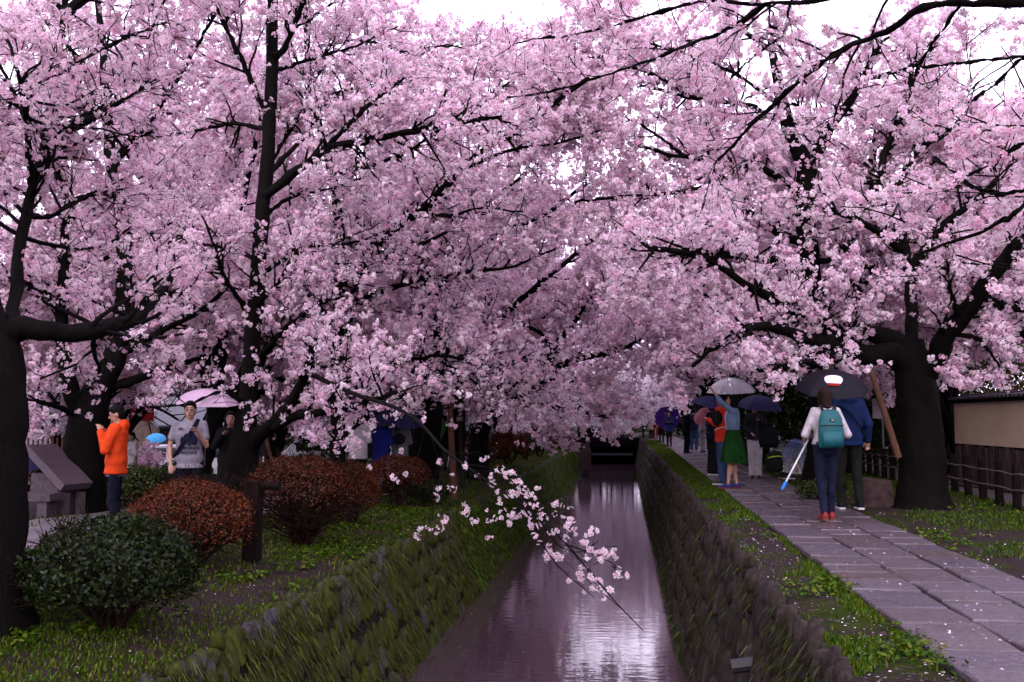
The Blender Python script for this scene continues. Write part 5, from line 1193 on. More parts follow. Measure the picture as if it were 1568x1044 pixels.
    # trousers or skirt
    if legs:
        w = legs.get('w', 0.0); to = legs.get('to', 1.0); m = MB()
        for i in (0, 1):
            e = J['knee'][i] * (1 - to) + J['ank'][i] * to
            m.cap(J['hip'][i] + [0, 0, .02 * S], J['knee'][i], (.098 + w * .3) * S, (.068 + w * .7) * S, 12); m.cap(J['knee'][i], e + [0, 0, .02], (.068 + w * .7) * S, (.050 + w) * S, 12)
            if w < .03: c = J['knee'][i] * .7 + J['ank'][i] * .3; m.ell(c - [0, .018 * S, 0], np.array([.058, .062, .11]) * S, 9, 7)
        torso(m, .014, .90, 1.07); m.ell((J['hip'][0] + J['hip'][1]) / 2 - [0, .012 * S, 0], np.array([.158, .112, .10]) * S, 14, 8)
        soft(m, 'trousers', cloth(legs['c'], .85, .3), root, vox * 1.15, 2)
    if skirt:
        an = np.arange(72) * 2 * math.pi / 72; rr = []
        for z, r in ((1.06, .152), (1.0, .172), (.9, .20), (.75, .235), (.6, .265), (skirt['hem'], skirt.get('r', .285))):
            q = (1.06 - z) / .6; f = 1 + .07 * q * np.sin(an * 11 + .6 * np.sin(an * 3)) + .03 * q * np.sin(an * 5 + 1)
            rr.append(np.array([up(p) if z > .95 else p for p in np.stack([np.cos(an) * r * f, np.sin(an) * r * f * .82, np.full(72, z)], 1)]) * S)
        sk = MB().rings(rr, False); inner = [r * [.96, .96, 1] for r in rr[::-1]]; sk.rings(inner, False); sk.build('skirt', cloth(skirt['c'], .8, .35), root, smooth=True)
    # top
    if top:
        t = top.get('t', .014); hem = top.get('hem', .86); sl = top.get('sleeve', 2); m = MB(); torso(m, t, hem if hem < .89 else max(hem, .9), 2, top.get('flare', .012))
        if hem >= .89: pass
        for i, s in enumerate((-1, 1)):
            m.cap(J['sho'][i] - np.array([s * .015, 0, .012]), J['elb'][i] if sl > .8 else J['sho'][i] * .42 + J['elb'][i] * .58, (.056 + t * .5) * S * g, (.045 + t * .6) * S * g, 12)
            if sl > 1.2: m.cap(J['elb'][i], J['wri'][i] * .96 + J['elb'][i] * .04, (.045 + t * .6) * S * g, (.032 + t * .5) * S, 12)
            elif sl > .8: m.cap(J['elb'][i], J['wri'][i] * .35 + J['elb'][i] * .65, (.045 + t * .6) * S * g, (.042 + t * .5) * S, 12)
        if top.get('hood'): m.ell(up([0, -.085, 1.44]) * S, np.array([.115, .075, .085]) * S, 14, 8); m.cap(up([-.07, .03, 1.45]) * S, up([.07, .03, 1.45]) * S, .035 * S, .035 * S)
        soft(m, top.get('name', 'top'), cloth(top['c'], top.get('rough', .88), top.get('var', .22), .8), root, vox * 1.1, 2)
        if top.get('open'):
            o = MB(); an = np.linspace(math.pi * .34, math.pi * .66, 9)
            o.rings([np.concatenate([np.array([up([math.cos(a) * (rx + t + .004), math.sin(a) * (ry + t + .006) + dy, z]) for a in an]) * S, np.array([up([math.cos(a) * (rx + t - .02), math.sin(a) * (ry + t - .02) + dy, z]) for a in an[::-1]]) * S]) for z, rx, ry, dy in ([(hem - .03, .15, .112, 0)] if hem < .89 else []) + [s_ for s_ in tors if max(hem, .9) <= s_[0] <= 1.43]])
            o.build('shirt', cloth(top['open']), root, smooth=True)
    # shoes
    for i, s in enumerate((-1, 1)):
        f = np.array([math.sin(math.radians(toes[i])), math.cos(math.radians(toes[i])), 0]); r = np.array([f[1], -f[0], 0]); a = J['ank'][i].copy(); z0 = a[2] - .085 * S
        pr = ((-.075, .030, .055), (-.055, .038, .09), (0, .040, .095), (.05, .042, .075), (.10, .046, .058), (.15, .043, .048), (.185, .026, .036)); rr, r2 = [], []
        for y, w, hh in pr:
            an = np.arange(10) * 2 * math.pi / 10
            rr.append(np.array([a * [1, 1, 0] + f * y * S + r * math.cos(q) * w * S + [0, 0, z0 + (.022 + max(0, math.sin(q)) * hh - .0 + min(0, math.sin(q)) * .01) * S] for q in an]))
            r2.append(np.array([a * [1, 1, 0] + f * y * 1.02 * S + r * x * (w + .004) * S + [0, 0, z0 + z * S] for x, z in ((-1, 0), (1, 0), (1, .026), (-1, .026))]))
        sh = MB().rings(rr).build('shoe', cloth(shoes, .6, .2, .2, 'shoe'), root, smooth=True); MB().rings(r2).build('sole', cloth(sole, .7, .1, .1, 'sole'), sh)
    root['S'] = S; return root, J, S, up, hp

# ------------------------------------------------------------------ umbrellas
def thin(name, c, alpha=.35, rough=.15):
    m, nt, out = _new(name); g = N(nt, 'ShaderNodeBsdfPrincipled'); g.inputs['Base Color'].default_value = rgba(c); g.inputs['Roughness'].default_value = rough
    t = N(nt, 'ShaderNodeBsdfTransparent'); co = N(nt, 'ShaderNodeTexCoord').outputs['Object']
    f = ramp(nt, noise(nt, co, 24, 3), .2, .8); mr = N(nt, 'ShaderNodeMapRange', i3=alpha * .7, i4=min(1, alpha * 1.4)); nt.links.new(f, mr.inputs[0])
    mx = N(nt, 'ShaderNodeMixShader'); nt.links.new(mr.outputs[0], mx.inputs[0]); nt.links.new(t.outputs[0], mx.inputs[1]); nt.links.new(g.outputs[0], mx.inputs[2]); nt.links.new(mx.outputs[0], out.inputs[0]); return m
def nylon(name, c, trans=.35):
    m, nt, out = _new(name); co = N(nt, 'ShaderNodeTexCoord').outputs['Object']
    colr = mixc(nt, ramp(nt, noise(nt, co, 3, 4), .3, .7), tuple(x * .75 for x in c), tuple(x * .62 for x in c))
    d = N(nt, 'ShaderNodeBsdfPrincipled'); d.inputs['Roughness'].default_value = .6; d.inputs['Specular IOR Level'].default_value = .08; t = N(nt, 'ShaderNodeBsdfTranslucent'); mx = N(nt, 'ShaderNodeMixShader', i0=trans)
    nt.links.new(colr, d.inputs['Base Color']); nt.links.new(colr, t.inputs[0]); nt.links.new(d.outputs[0], mx.inputs[1]); nt.links.new(t.outputs[0], mx.inputs[2]); nt.links.new(mx.outputs[0], out.inputs[0]); return m
def umbrella(label, apex, axis, R, mat, shaft=.75, depth=.27, spin=10, group=None, handle='curved', rim=None):
    "apex: the top of the canopy; axis: where the ferrule points"
    z = nrm(np.asarray(axis, float)); x = np.cross([0, 1.0, 0], z); x = nrm(x if np.linalg.norm(x) > .1 else np.array([1.0, 0, 0])); y = np.cross(z, x)
    root = bpy.data.objects.new('umbrella', None); COL.objects.link(root); root.empty_display_size = .1; tag(root, label, 'umbrella', group)
    m4 = Matrix(np.column_stack([x, y, z]).tolist()).to_4x4(); m4.translation = Vector(apex); root.matrix_world = m4
    prof = [(0, 0)] + [(R * math.sin(q) / math.sin(1.12), -depth * (1 - math.cos(q)) / (1 - math.cos(1.12))) for q in np.linspace(.16, 1.12, 7)]
    nseg = 6; v = []; f = []
    for k, (r, zz) in enumerate(prof):
        for j in range(nseg + 1):
            a = math.pi / 4 * j / nseg; s = math.sin(math.pi * j / nseg) * (k / 7.0) ** 1.5
            rr = r * (1 - .065 * s); v.append((rr * math.cos(a), rr * math.sin(a), zz - .02 * s * R + (.012 * s if k == 7 else 0)))
    w = nseg + 1
    for k in range(7):
        for j in range(nseg): f.append((k * w + j, k * w + j + 1, (k + 1) * w + j + 1, (k + 1) * w + j))
    me = bpy.data.meshes.new('panel'); me.from_pydata(v, [], f); me.materials.append(mat); me.polygons.foreach_set('use_smooth', np.ones(len(f), bool))
    rb = MB().tube([(r * .995, 0, zz - .008) for r, zz in prof], .0035, 5); rm = rb.mesh('rib', M['metal'])
    st_ = MB().cap((.0, 0, -depth * 1.25), (R * .52, 0, prof[4][1] - .015), .003, .003, 5).mesh('stretcher', M['metal'])
    for k in range(8):
        link('panel', me, None, root, (0, 0, 0), (0, 0, math.radians(spin + 45 * k))); r = link('rib', rm, None, root, (0, 0, 0), (0, 0, math.radians(spin + 45 * k)))
        link('stretcher', st_, None, r)
    MB().tube([(0, 0, .05), (0, 0, .02), (0, 0, -shaft)], [.004, .007, .007], 7).build('shaft', M['metal'], root)
    hd = [(0, 0, -shaft), (0, 0, -shaft - .1)]
    if handle == 'curved': hd += [(.012, 0, -shaft - .135), (.04, 0, -shaft - .155), (.068, 0, -shaft - .135)]
    MB().tube(hd, .012, 8).build('handle', M['metal'], root); return root
U = {'black': nylon('black_nylon', (.010, .009, .014), .05), 'navy': nylon('navy_nylon', (.020, .020, .075), .15), 'pink': nylon('pink_nylon', (.95, .66, .88), .45), 'purple': nylon('purple_nylon', (.07, .02, .20), .25),
     'blue': nylon('sky_blue_nylon', (.08, .42, .80), .4), 'rose': nylon('rose_nylon', (.75, .28, .34), .4), 'white': nylon('white_nylon', (.80, .74, .80), .45), 'thin_clear': thin('thin_clear_vinyl', (.80, .78, .84), .20), 'clear': thin('clear_vinyl', (.86, .84, .90), .42), 'grey': nylon('grey_rose_nylon', (.20, .12, .13), .2)}
def foot(px, py, z=0.0):
    q = G(px, py, z); return np.array([q[0], q[1], z])
def aim(o_root, local):
    "a point of a person's frame in the world"
    return o_root.matrix_world @ Vector(local)
def wpt(loc, rz, p):
    c, s = math.cos(rz), math.sin(rz); return np.array([loc[0] + c * p[0] - s * p[1], loc[1] + s * p[0] + c * p[1], loc[2] + p[2]])
def hold(label, loc, rz, hand_l, apex, R, mat, depth=.27, tilt=None, **kw):
    "an umbrella from the hand to its apex"
    h = wpt(loc, rz, hand_l); a = np.asarray(apex, float); ax = a - h; L = np.linalg.norm(ax)
    return umbrella(label, a, ax if tilt is None else tilt, R, mat, max(.25, L - .03), depth, **kw)
D = math.radians
# --- the pair with the black umbrella
l1_ = foot(1268, 797); rz = D(4)
p1 = person('woman seen from behind with a teal backpack and red shoes', l1_, rz, 1.60, dict(elb=((-.27, -.02, 1.10), (.27, -.02, 1.10)), wri=((-.17, .18, 1.08), (.17, .18, 1.06)), ank=((-.07, -.10, .10), (.07, .10, .085)), knee=((-.075, .03, .49), (.075, .07, .49))),
            dict(c=(.52, .47, .51), sleeve=2, hem=.93, t=.03, name='sweater', var=.35), dict(c=(.012, .014, .035), w=.0), 'mid', (.25, .03, .025), (.12, .05, .04), True, female=True, hairmat='brownhair')
S = p1[2]; r = p1[0]
b = MB(); b.loft([((0, 0, 0), .125, .055), ((0, 0, .03), .150, .075), ((0, -.01, .2), .152, .085), ((0, 0, .36), .135, .07), ((0, .02, .44), .10, .045), ((0, .03, .465), .05, .02)], 20)
bp = thing('backpack', 'teal rucksack worn by the woman in the white sweater', 'backpack', wpt(l1_, rz, (0, -.215, .93 * S)), rz)
M['teal'] = solid('teal_nylon', (.004, .095, .112), .6, .2, 8, .4, 40, .25); b.build('bag', M['teal'], bp, smooth=True)
b = MB(); b.loft([((0, -.075, .02), .115, .03), ((0, -.085, .10), .122, .034), ((0, -.08, .2), .115, .026)], 16); b.build('pocket', M['teal'], bp, smooth=True)
MB().tube([(-.145, -.045, .27), (-.08, -.092, .275), (0, -.10, .275), (.08, -.092, .275), (.145, -.045, .27)], .005, 5).build('zip', M['eye'], bp)
MB().box((.0, -.082, .335), (.055, .012, .026)).build('patch', cloth((.02, .02, .02)), bp); MB().box((.0, -.090, .335), (.03, .006, .010)).build('badge', cloth((.6, .6, .6)), bp)
MB().tube([(-.03, .01, .455), (-.028, -.005, .50), (.028, -.005, .50), (.03, .01, .455)], .007, 6).build('grab_loop', M['eye'], bp)
for s in (-1, 1): MB().tube([(s * .07, .04, .43), (s * .085, .12, .52), (s * .10, .24, .49), (s * .12, .31, .35), (s * .135, .25, .12), (s * .12, .06, .03)], .018, 6, flat=.4).build('strap', cloth((.012, .012, .016)), bp)
l2_ = foot(1302, 780); rz2 = D(0)
p2 = person('tall walker in a blue jacket beside the teal backpack', l2_, rz2, 1.76, dict(elb=((-.25, .06, 1.14), (.25, -.04, 1.12)), wri=((-.14, .26, 1.26), (.26, .06, .90)), ank=((-.10, .06, .085), (.10, -.12, .10)), knee=((-.1, .05, .49), (.1, .02, .48))),
            dict(c=(.010, .020, .072), sleeve=2, hem=.84, t=.035, name='jacket', hood=True), dict(c=(.014, .015, .012), w=.01), 'short', (.012, .012, .014), (.6, .6, .62))
MB().tube([wpt((0, 0, 0), 0, q) for q in ((-.14, -.14, 1.42), (0, -.18, 1.30), (.14, -.16, 1.1), (.2, -.02, .98), (.06, .16, 1.2), (-.12, .1, 1.44))], .016, 6, flat=.5).build('bag_strap', cloth((.01, .01, .012)), p2[0])
ub = hold('black umbrella with a white oval and a red bar', l2_, rz2, (-.14 * 1.03, .30, 1.30 * 1.03), P(1275, 567, 12.9), .465, U['black'], .25, tilt=(.02, -.30, 1), spin=0)
def on_canopy(um, ang, r0, rw, rh, c, name, R=.465, depth=.25, lift=.018, shape='oval'):
    "a flat print that follows the canopy"
    v = [];  n = 28
    def pt(u, w):
        a = math.radians(ang) + u / max(r0 + w, .05); q = math.asin(min(1, (r0 + w) / R * math.sin(1.12))); return ((r0 + w) * math.cos(a) * .975, (r0 + w) * math.sin(a) * .975, -depth * (1 - math.cos(q)) / (1 - math.cos(1.12)) + lift - .006)
    v.append(pt(0, 0)); 
    for k in range(n):
        a = 2 * math.pi * k / n; ca, sa = math.cos(a), math.sin(a)
        if shape != 'oval': m = max(abs(ca), abs(sa)); ca, sa = ca / m, sa / m
        v.append(pt(ca * rw * .5, sa * rh * .5))
    for k in range(n):
        a = 2 * math.pi * k / n; ca, sa = math.cos(a), math.sin(a)
        if shape != 'oval': m = max(abs(ca), abs(sa)); ca, sa = ca / m, sa / m
        v.append(pt(ca * rw, sa * rh))
    f = [(0, 1 + k, 1 + (k + 1) % n) for k in range(n)] + [(1 + k, 1 + n + k, 1 + n + (k + 1) % n, 1 + (k + 1) % n) for k in range(n)]
    me = bpy.data.meshes.new(name); me.from_pydata(v, [], f); return link(name, me, cloth(c), um)
on_canopy(ub, -98, .27, .115, .085, (.78, .74, .78), 'oval_print'); on_canopy(ub, -98, .345, .075, .016, (.28, .012, .012), 'red_bar_print', lift=.024, shape='bar')
hl = wpt(l1_, rz, (-.16 * .94, .2, 1.06 * .94)); tip = P(1197, 750, 12.6); d = tip - hl
wk = thing('walking_pole', 'thin white pole with a bright blue tip held low by the backpack woman', 'pole', hl)
MB().tube([(0, 0, 0), d * .84], .011, 8).build('shaft', cloth((.75, .75, .8), .3, name='pole_paint'), wk); MB().tube([d * .84, d * .97, d], [.018, .018, .006], 8).build('tip', cloth((.03, .22, .75), .35, name='blue_plastic'), wk)
MB().tube([(0, 0, 0), -d * .09], .015, 8).build('grip', M['eye'], wk)
# --- the group on the path
l4_ = foot(1124, 748); rz4 = D(83)
person('woman in a green skirt and denim jacket reaching up to a branch', l4_, rz4, 1.66, dict(elb=((-.16, .20, 1.56), (.20, .02, 1.13)), wri=((-.12, .34, 1.76), (.13, .22, 1.09)), ank=((-.07, .10, .085), (.07, -.05, .085)), knee=((-.07, .06, .49), (.07, .02, .49))),
       dict(c=(.13, .20, .31), sleeve=1, hem=1.02, t=.022, name='denim_jacket', open=(.62, .45, .55)), None, 'long', (.02, .03, .12), (.16, .02, .03), True, female=True, skirt=dict(c=(.008, .050, .008), hem=.47), nod=-12)
l5_ = foot(1108, 742)
person('person in a bright red top behind the green skirt', l5_, D(60), 1.70, dict(elb=((-.22, .05, 1.14), (.22, .05, 1.14)), wri=((-.12, .24, 1.22), (.14, .22, 1.2))), dict(c=(.62, .035, .015), sleeve=2, hem=.80, t=.03, name='top'), dict(c=(.035, .065, .15), w=.015), 'short', (.04, .04, .05), (.5, .5, .5))
hb = thing('shoulder_bag', 'small dark bag hanging in front of the red top', 'bag', P(1098, 640, 18.2)); MB().ell((0, 0, 0), (.10, .06, .14), 14, 9).build('bag', cloth((.012, .010, .010)), hb, smooth=True); MB().tube([(-.05, 0, .1), (-.02, .02, .34), (.10, .03, .42)], .008, 5).build('strap', cloth((.012, .010, .010)), hb)
l6_ = foot(1092, 727)
person('person in a dark cardigan over a pale shirt and wide black trousers', l6_, D(-62), 1.60, dict(elb=((-.22, .02, 1.12), (.22, .02, 1.12)), wri=((-.12, .2, 1.1), (.12, .2, 1.1))), dict(c=(.012, .012, .030), sleeve=2, hem=.84, t=.035, name='cardigan', open=(.60, .56, .62)), dict(c=(.010, .010, .012), w=.045), 'short', (.02, .02, .025), (.7, .7, .72), True, female=True)
l7_ = foot(1157, 733); rz7 = D(176)
person('woman in a dark jacket and white trousers facing the camera', l7_, rz7, 1.58, dict(elb=((-.22, .0, 1.13), (.21, .04, 1.12)), wri=((-.10, .17, 1.28), (.10, .2, 1.02))), dict(c=(.018, .018, .022), sleeve=2, hem=.86, t=.03, name='jacket'), dict(c=(.56, .52, .56), w=.03), 'mid', (.03, .025, .03), (.05, .05, .05), True, female=True)
cb = thing('tote_bag', 'large black bag on the arm of the woman in white trousers', 'bag', P(1177, 668, 20.2)); MB().loft([((0, 0, -.22), .17, .07), ((0, 0, -.1), .20, .09), ((0, 0, .12), .15, .06), ((0, 0, .2), .10, .03)], 16).build('bag', cloth((.010, .010, .013)), cb, smooth=True); MB().tube([(-.08, 0, .18), (-.06, .0, .42), (.04, 0, .42), (.08, 0, .18)], .012, 6).build('strap', cloth((.010, .010, .013)), cb)
hold('navy umbrella over the woman in white trousers', l7_, rz7, (-.10 * .93, .17, 1.30 * .93), P(1164, 605, 20.3), .47, U['navy'], .26, tilt=(.10, -.15, 1))
hold('clear vinyl umbrella shining white above the green skirt woman', l5_, D(60), (.14, .24, 1.25), P(1119, 578, 19.0), .47, U['clear'], .27, tilt=(-.02, -.12, 1))
hold('dark navy umbrella tilted left behind the clear one', l6_, D(-62), (.12, .2, 1.1), P(1096, 608, 22.2), .50, U['navy'], .24, tilt=(.30, -.1, 1))
# crouching in the flower bed
l3_ = foot(1202, 733); rz3 = D(-75)
person('crouching person in blue half under a clear umbrella beside the path', l3_, rz3, 1.65, dict(hip=((-.09, -.12, .34 + .55), (.09, -.12, .34 + .55)), knee=((-.11, .24, .50), (.11, .24, .50)), ank=((-.10, -.02, .085), (.10, -.02, .085)), elb=((-.22, .20, 1.18), (.22, .24, 1.12)), wri=((-.12, .42, 1.02), (.12, .46, .98))),
       dict(c=(.02, .055, .17), sleeve=1, hem=.9, t=.03, name='jacket'), dict(c=(.014, .014, .018), w=.0), 'short', (.03, .03, .03), (.5, .5, .5), True, drop=.55, lean=38)
umbrella('clear umbrella resting low over the crouching person', P(1214, 687, 20.5), (.22, .70, .62), .46, U['thin_clear'], .60, .26)
rs = thing('daypack', 'black pack with a lime green trim on the crouching back', 'backpack', P(1186, 706, 19.6)); MB().loft([((0, 0, -.2), .12, .08), ((0, 0, -.17), .155, .11), ((0, 0, .05), .15, .11), ((.02, 0, .16), .12, .08), ((.04, 0, .2), .05, .03)], 16).build('bag', cloth((.012, .014, .014)), rs, smooth=True); MB().tube([(-.13, -.06, .06), (-.05, -.115, .09), (.06, -.115, .10), (.14, -.05, .09)], .012, 6).build('trim', cloth((.35, .55, .03)), rs)
# farther along the path
GP = None
def walker(label, px, py, rz, H, top, legs, hair='short', pose=None, z=0.0, loc=None, **kw):
    l = foot(px, py, z) if loc is None else loc; person(label, l, rz, H, pose, top, legs, hair, near=False, **kw); return l
BENT = dict(elb=((-.22, .02, 1.12), (.22, .02, 1.12)), wri=((-.11, .2, 1.2), (.11, .2, 1.2)))
walker('man in a black suit standing side on along the path', 1052, 695, D(-70), 1.66, dict(c=(.008, .008, .010), hem=.78, t=.03, name='coat'), dict(c=(.008, .008, .010), w=.02), pose=BENT)
walker('person in blue jeans and a navy jacket behind the black suit', 1063, 689.5, D(-20), 1.66, dict(c=(.012, .016, .05), hem=.86, t=.03, name='jacket'), dict(c=(.03, .06, .17), w=.03), pose=BENT)
l10 = walker('person in pale trousers under a rose pink umbrella', 1077, 693, D(-30), 1.60, dict(c=(.50, .46, .50), hem=.86, name='shirt'), dict(c=(.52, .52, .56), w=.02), 'mid', pose=BENT, female=True)
umbrella('rose pink umbrella tilted towards the camera', P(1079, 630, 35.0), (-.35, -.75, .8), .46, U['rose'], .8, .24)
l11 = walker('woman in a navy dress with black leggings under the purple umbrella', 1025, 685.5, D(170), 1.56, dict(c=(.018, .025, .10), hem=.74, t=.03, flare=.03, name='dress'), dict(c=(.010, .010, .012)), 'mid', pose=BENT, female=True)
umbrella('violet umbrella held like a disc behind the woman in navy', wpt(l11, 0, (-.06, .35, 1.34)), (.02, 1, .35), .56, U['purple'], .62, .22)
walker('figure in a long black coat left of the violet umbrella', 1013, 679, D(150), 1.56, dict(c=(.010, .009, .010), hem=.5, t=.04, flare=.05, name='coat'), dict(c=(.010, .010, .010)), pose=BENT)
walker('small far figure in red trousers holding something yellow', 1004, 672.5, D(160), 1.62, dict(c=(.03, .025, .03), hem=.86, name='jacket'), dict(c=(.30, .02, .025)), pose=BENT)
ys_ = thing('carrier_bag', 'tiny yellow bag carried by the far figure in red', 'bag', P(1008, 651, 58)); MB().ell((0, 0, 0), (.12, .08, .2), 10, 7).build('bag', cloth((.75, .50, .03)), ys_, smooth=True); MB().tube([(-.05, 0, .17), (0, 0, .3), (.05, 0, .17)], .01, 5).build('handle', cloth((.75, .50, .03)), ys_)
l14 = walker('small far figure in a beige coat', 996.5, 672.5, D(200), 1.60, dict(c=(.40, .30, .26), hem=.62, t=.035, flare=.03, name='coat'), dict(c=(.02, .015, .015)), 'mid', pose=BENT, female=True)
umbrella('far white umbrella above the beige coat', P(1001, 629, 60.5), (-.1, -.25, 1), .62, U['white'], .7, .28)
l15 = walker('dark dressed person half hidden behind the slanted support pole', 1343, 702, D(190), 1.58, dict(c=(.012, .012, .014), hem=.7, t=.035, name='coat'), dict(c=(.010, .010, .012)), 'mid', z=-.1, pose=BENT)
umbrella('dull rose parasol over the person behind the support pole', P(1345, 634, l15[1]), (.05, -.2, 1), .44, U['grey'], .6, .22)
# --- left bank
def stand(px, Y, dz=0.0):
    q = P(px, 642, Y); return np.array([q[0], Y, float(gz(q[0], Y)) + dz])
lo = stand(180, 12.9)
po = person('man in an orange hoodie side on with a hand at his mouth', lo, D(112), 1.74, dict(elb=((-.20, .12, 1.12), (.20, .10, 1.10)), wri=((-.075, .20, 1.36), (.06, .17, 1.34))), dict(c=(.72, .060, .008), sleeve=2, hem=.80, t=.035, name='hoodie', hood=True), dict(c=(.008, .010, .022), w=.01), 'short', (.02, .02, .025), (.3, .3, .3), nod=18)
MB().loft([((0, 0, .775 * po[2]), .17, .135), ((0, 0, .825 * po[2]), .168, .132)], 20).build('shirt_tail', cloth((.20, .22, .34), .9, .9), po[0])
lg = stand(291, 13.1); rzg = D(199)
pg = person('man in a grey printed shirt and glasses facing the camera', lg, rzg, 1.79, dict(elb=((-.215, .04, 1.13), (.245, -.02, 1.12)), wri=((-.115, .21, 1.30), (.215, .10, .90))), dict(c=(.24, .215, .265), sleeve=.5, hem=.84, t=.024, name='grey_shirt'), dict(c=(.008, .009, .018), w=.02), 'short', (.02, .02, .02), (.4, .4, .4), glasses=True)
S = pg[2]
strap = MB().tube([np.array(q) * S for q in ((-.10, -.02, 1.47), (-.085, .10, 1.415), (-.03, .155, 1.30), (.06, .160, 1.17), (.135, .115, 1.05), (.185, .02, .98))], .028, 6, flat=.35).build('bag_strap', cloth((.008, .008, .016)), pg[0], smooth=True)
def lettering(txt, z, x=0.0, h=.034, rx=.150, ry=.106):
    c = bpy.data.curves.new('lettering', 'FONT'); c.body = txt; c.size = h * 1.38; c.align_x = 'CENTER'; c.space_character = 1.05; c.offset = .0016
    o = bpy.data.objects.new('lettering', c); me = bpy.data.meshes.new_from_object(o); bpy.data.objects.remove(o)
    me.name = 'lettering'; me.materials.clear()
    for v in me.vertices:                                   # the print follows the chest
        X = -v.co.x + x; Zz = v.co.y + z; k = math.sqrt(max(0, 1 - (X / (rx + .024)) ** 2)); v.co = (X * S, ((ry + .026) * k + .014) * S, Zz * S)
    link('lettering', me, cloth((.012, .013, .035), name='print'), pg[0])
lettering('CHEYENNE', 1.085, -.005, .036); lettering('INDIANS', 1.030, -.005, .036)
lettering('SPE', 1.335, .10, .03, .172, .110); lettering('RT', 1.335, -.095, .03, .172, .110)
b = MB()
for c, r in (((.02, .164, 1.235), (.045, .003, .055)), ((-.05, .156, 1.225), (.05, .003, .075)), ((.075, .152, 1.20), (.028, .003, .05)), ((-.01, .166, 1.165), (.02, .003, .04)), ((-.085, .142, 1.19), (.03, .003, .05))): b.ell(np.array(c) * S, np.array(r) * S, 12, 5)
b.build('dark_print', cloth((.012, .013, .035), name='print'), pg[0])
hold('pink folding umbrella above the man in the grey shirt', lg, rzg, (-.115 * S, .24, 1.34 * S), P(318, 595, 13.75), .47, U['pink'], .22, tilt=(.06, -.10, 1), spin=14, handle='straight')
lw = stand(353, 14.6); 
person('woman in a black jacket with raised hands behind the slender trunk', lw, D(200), 1.67, dict(elb=((-.22, .03, 1.13), (.23, .05, 1.16)), wri=((-.07, .2, 1.10), (.10, .22, 1.34))), dict(c=(.010, .009, .011), sleeve=2, hem=.7, t=.03, name='jacket'), dict(c=(.008, .010, .020)), 'mid', (.02, .02, .02), (.3, .3, .3), female=True)
yb_ = thing('paper_bag', 'pale yellow bag showing either side of the slender trunk', 'bag', P(369, 712, 14.9)); MB().box((0, 0, -.06), (.40, .12, .34)).build('bag', cloth((.80, .62, .14)), yb_); MB().tube([(-.1, 0, .1), (-.08, 0, .3), (.08, 0, .3), (.1, 0, .1)], .008, 5).build('handle', cloth((.80, .62, .14)), yb_)
walker('person in a white coat seen from behind on the gravel path', 0, 0, D(10), 1.70, dict(c=(.62, .56, .58), hem=.74, t=.035, flare=.02, name='coat'), dict(c=(.010, .010, .012)), loc=stand(549, 20), pose=BENT)
lb_ = walker('person in a bright blue coat beside the white coat', 0, 0, D(-10), 1.66, dict(c=(.012, .018, .20), hem=.66, t=.04, flare=.03, name='coat'), dict(c=(.010, .010, .014)), loc=stand(584, 20.6), pose=BENT)
umbrella('slate blue umbrella low over the blue coat', P(582, 622, 20.5), (-.1, -.3, 1), .46, U['navy'], .7, .30)
walker('person in a grey jacket with a dark shoulder bag', 0, 0, D(15), 1.66, dict(c=(.20, .18, .21), hem=.80, t=.03, name='jacket'), dict(c=(.012, .012, .014)), loc=stand(613, 21), pose=BENT)
umbrella('navy umbrella tilted over the grey jacket', P(618, 627, 20.6), (.25, -.3, 1), .46, U['navy'], .7, .26)
hb = thing('shoulder_bag', 'round dark bag at the hip of the grey jacket', 'bag', P(611, 672, 20.6)); MB().ell((0, 0, 0), (.14, .07, .12), 12, 8).build('bag', cloth((.012, .010, .018)), hb, smooth=True); MB().tube([(-.08, 0, .08), (-.04, .02, .4), (.06, .02, .5)], .008, 5).build('strap', cloth((.012, .010, .018)), hb)
walker('person in white with a red bag behind the far rust bushes', 0, 0, D(20), 1.70, dict(c=(.62, .55, .60), hem=.84, t=.03, name='coat'), dict(c=(.36, .015, .015)), loc=stand(744, 31), pose=BENT)
walker('person in a light green top glimpsed behind the thick arching trunk', 0, 0, D(90), 1.66, dict(c=(.10, .45, .09), hem=.84, t=.03, name='top'), dict(c=(.02, .02, .02)), loc=stand(680, 31), pose=BENT)
walker('person in white standing beyond the orange hoodie', 0, 0, D(150), 1.62, dict(c=(.62, .56, .58), hem=.7, t=.03, name='coat'), dict(c=(.25, .22, .24)), loc=stand(203, 24), pose=BENT)
ls_ = stand(48, 17.0)
walker('seated person peering out under a dark blue umbrella behind the stone sign', 0, 0, D(165), 1.62, dict(c=(.60, .50, .55), hem=.9, t=.03, name='jacket'), dict(c=(.02, .02, .03)), loc=ls_, pose=dict(hip=((-.09, -.05, .95), (.09, -.05, .95)), knee=((-.11, .36, .52), (.11, .36, .52)), ank=((-.1, .34, .085), (.1, .34, .085)), elb=((-.22, .02, 1.12), (.22, .02, 1.12)), wri=((-.11, .2, 1.22), (.11, .2, 1.22))), drop=.45)
umbrella('dark blue umbrella close over the seated person', P(52, 688, 16.6), (.05, -.25, 1), .42, U['navy'], .5, .26)
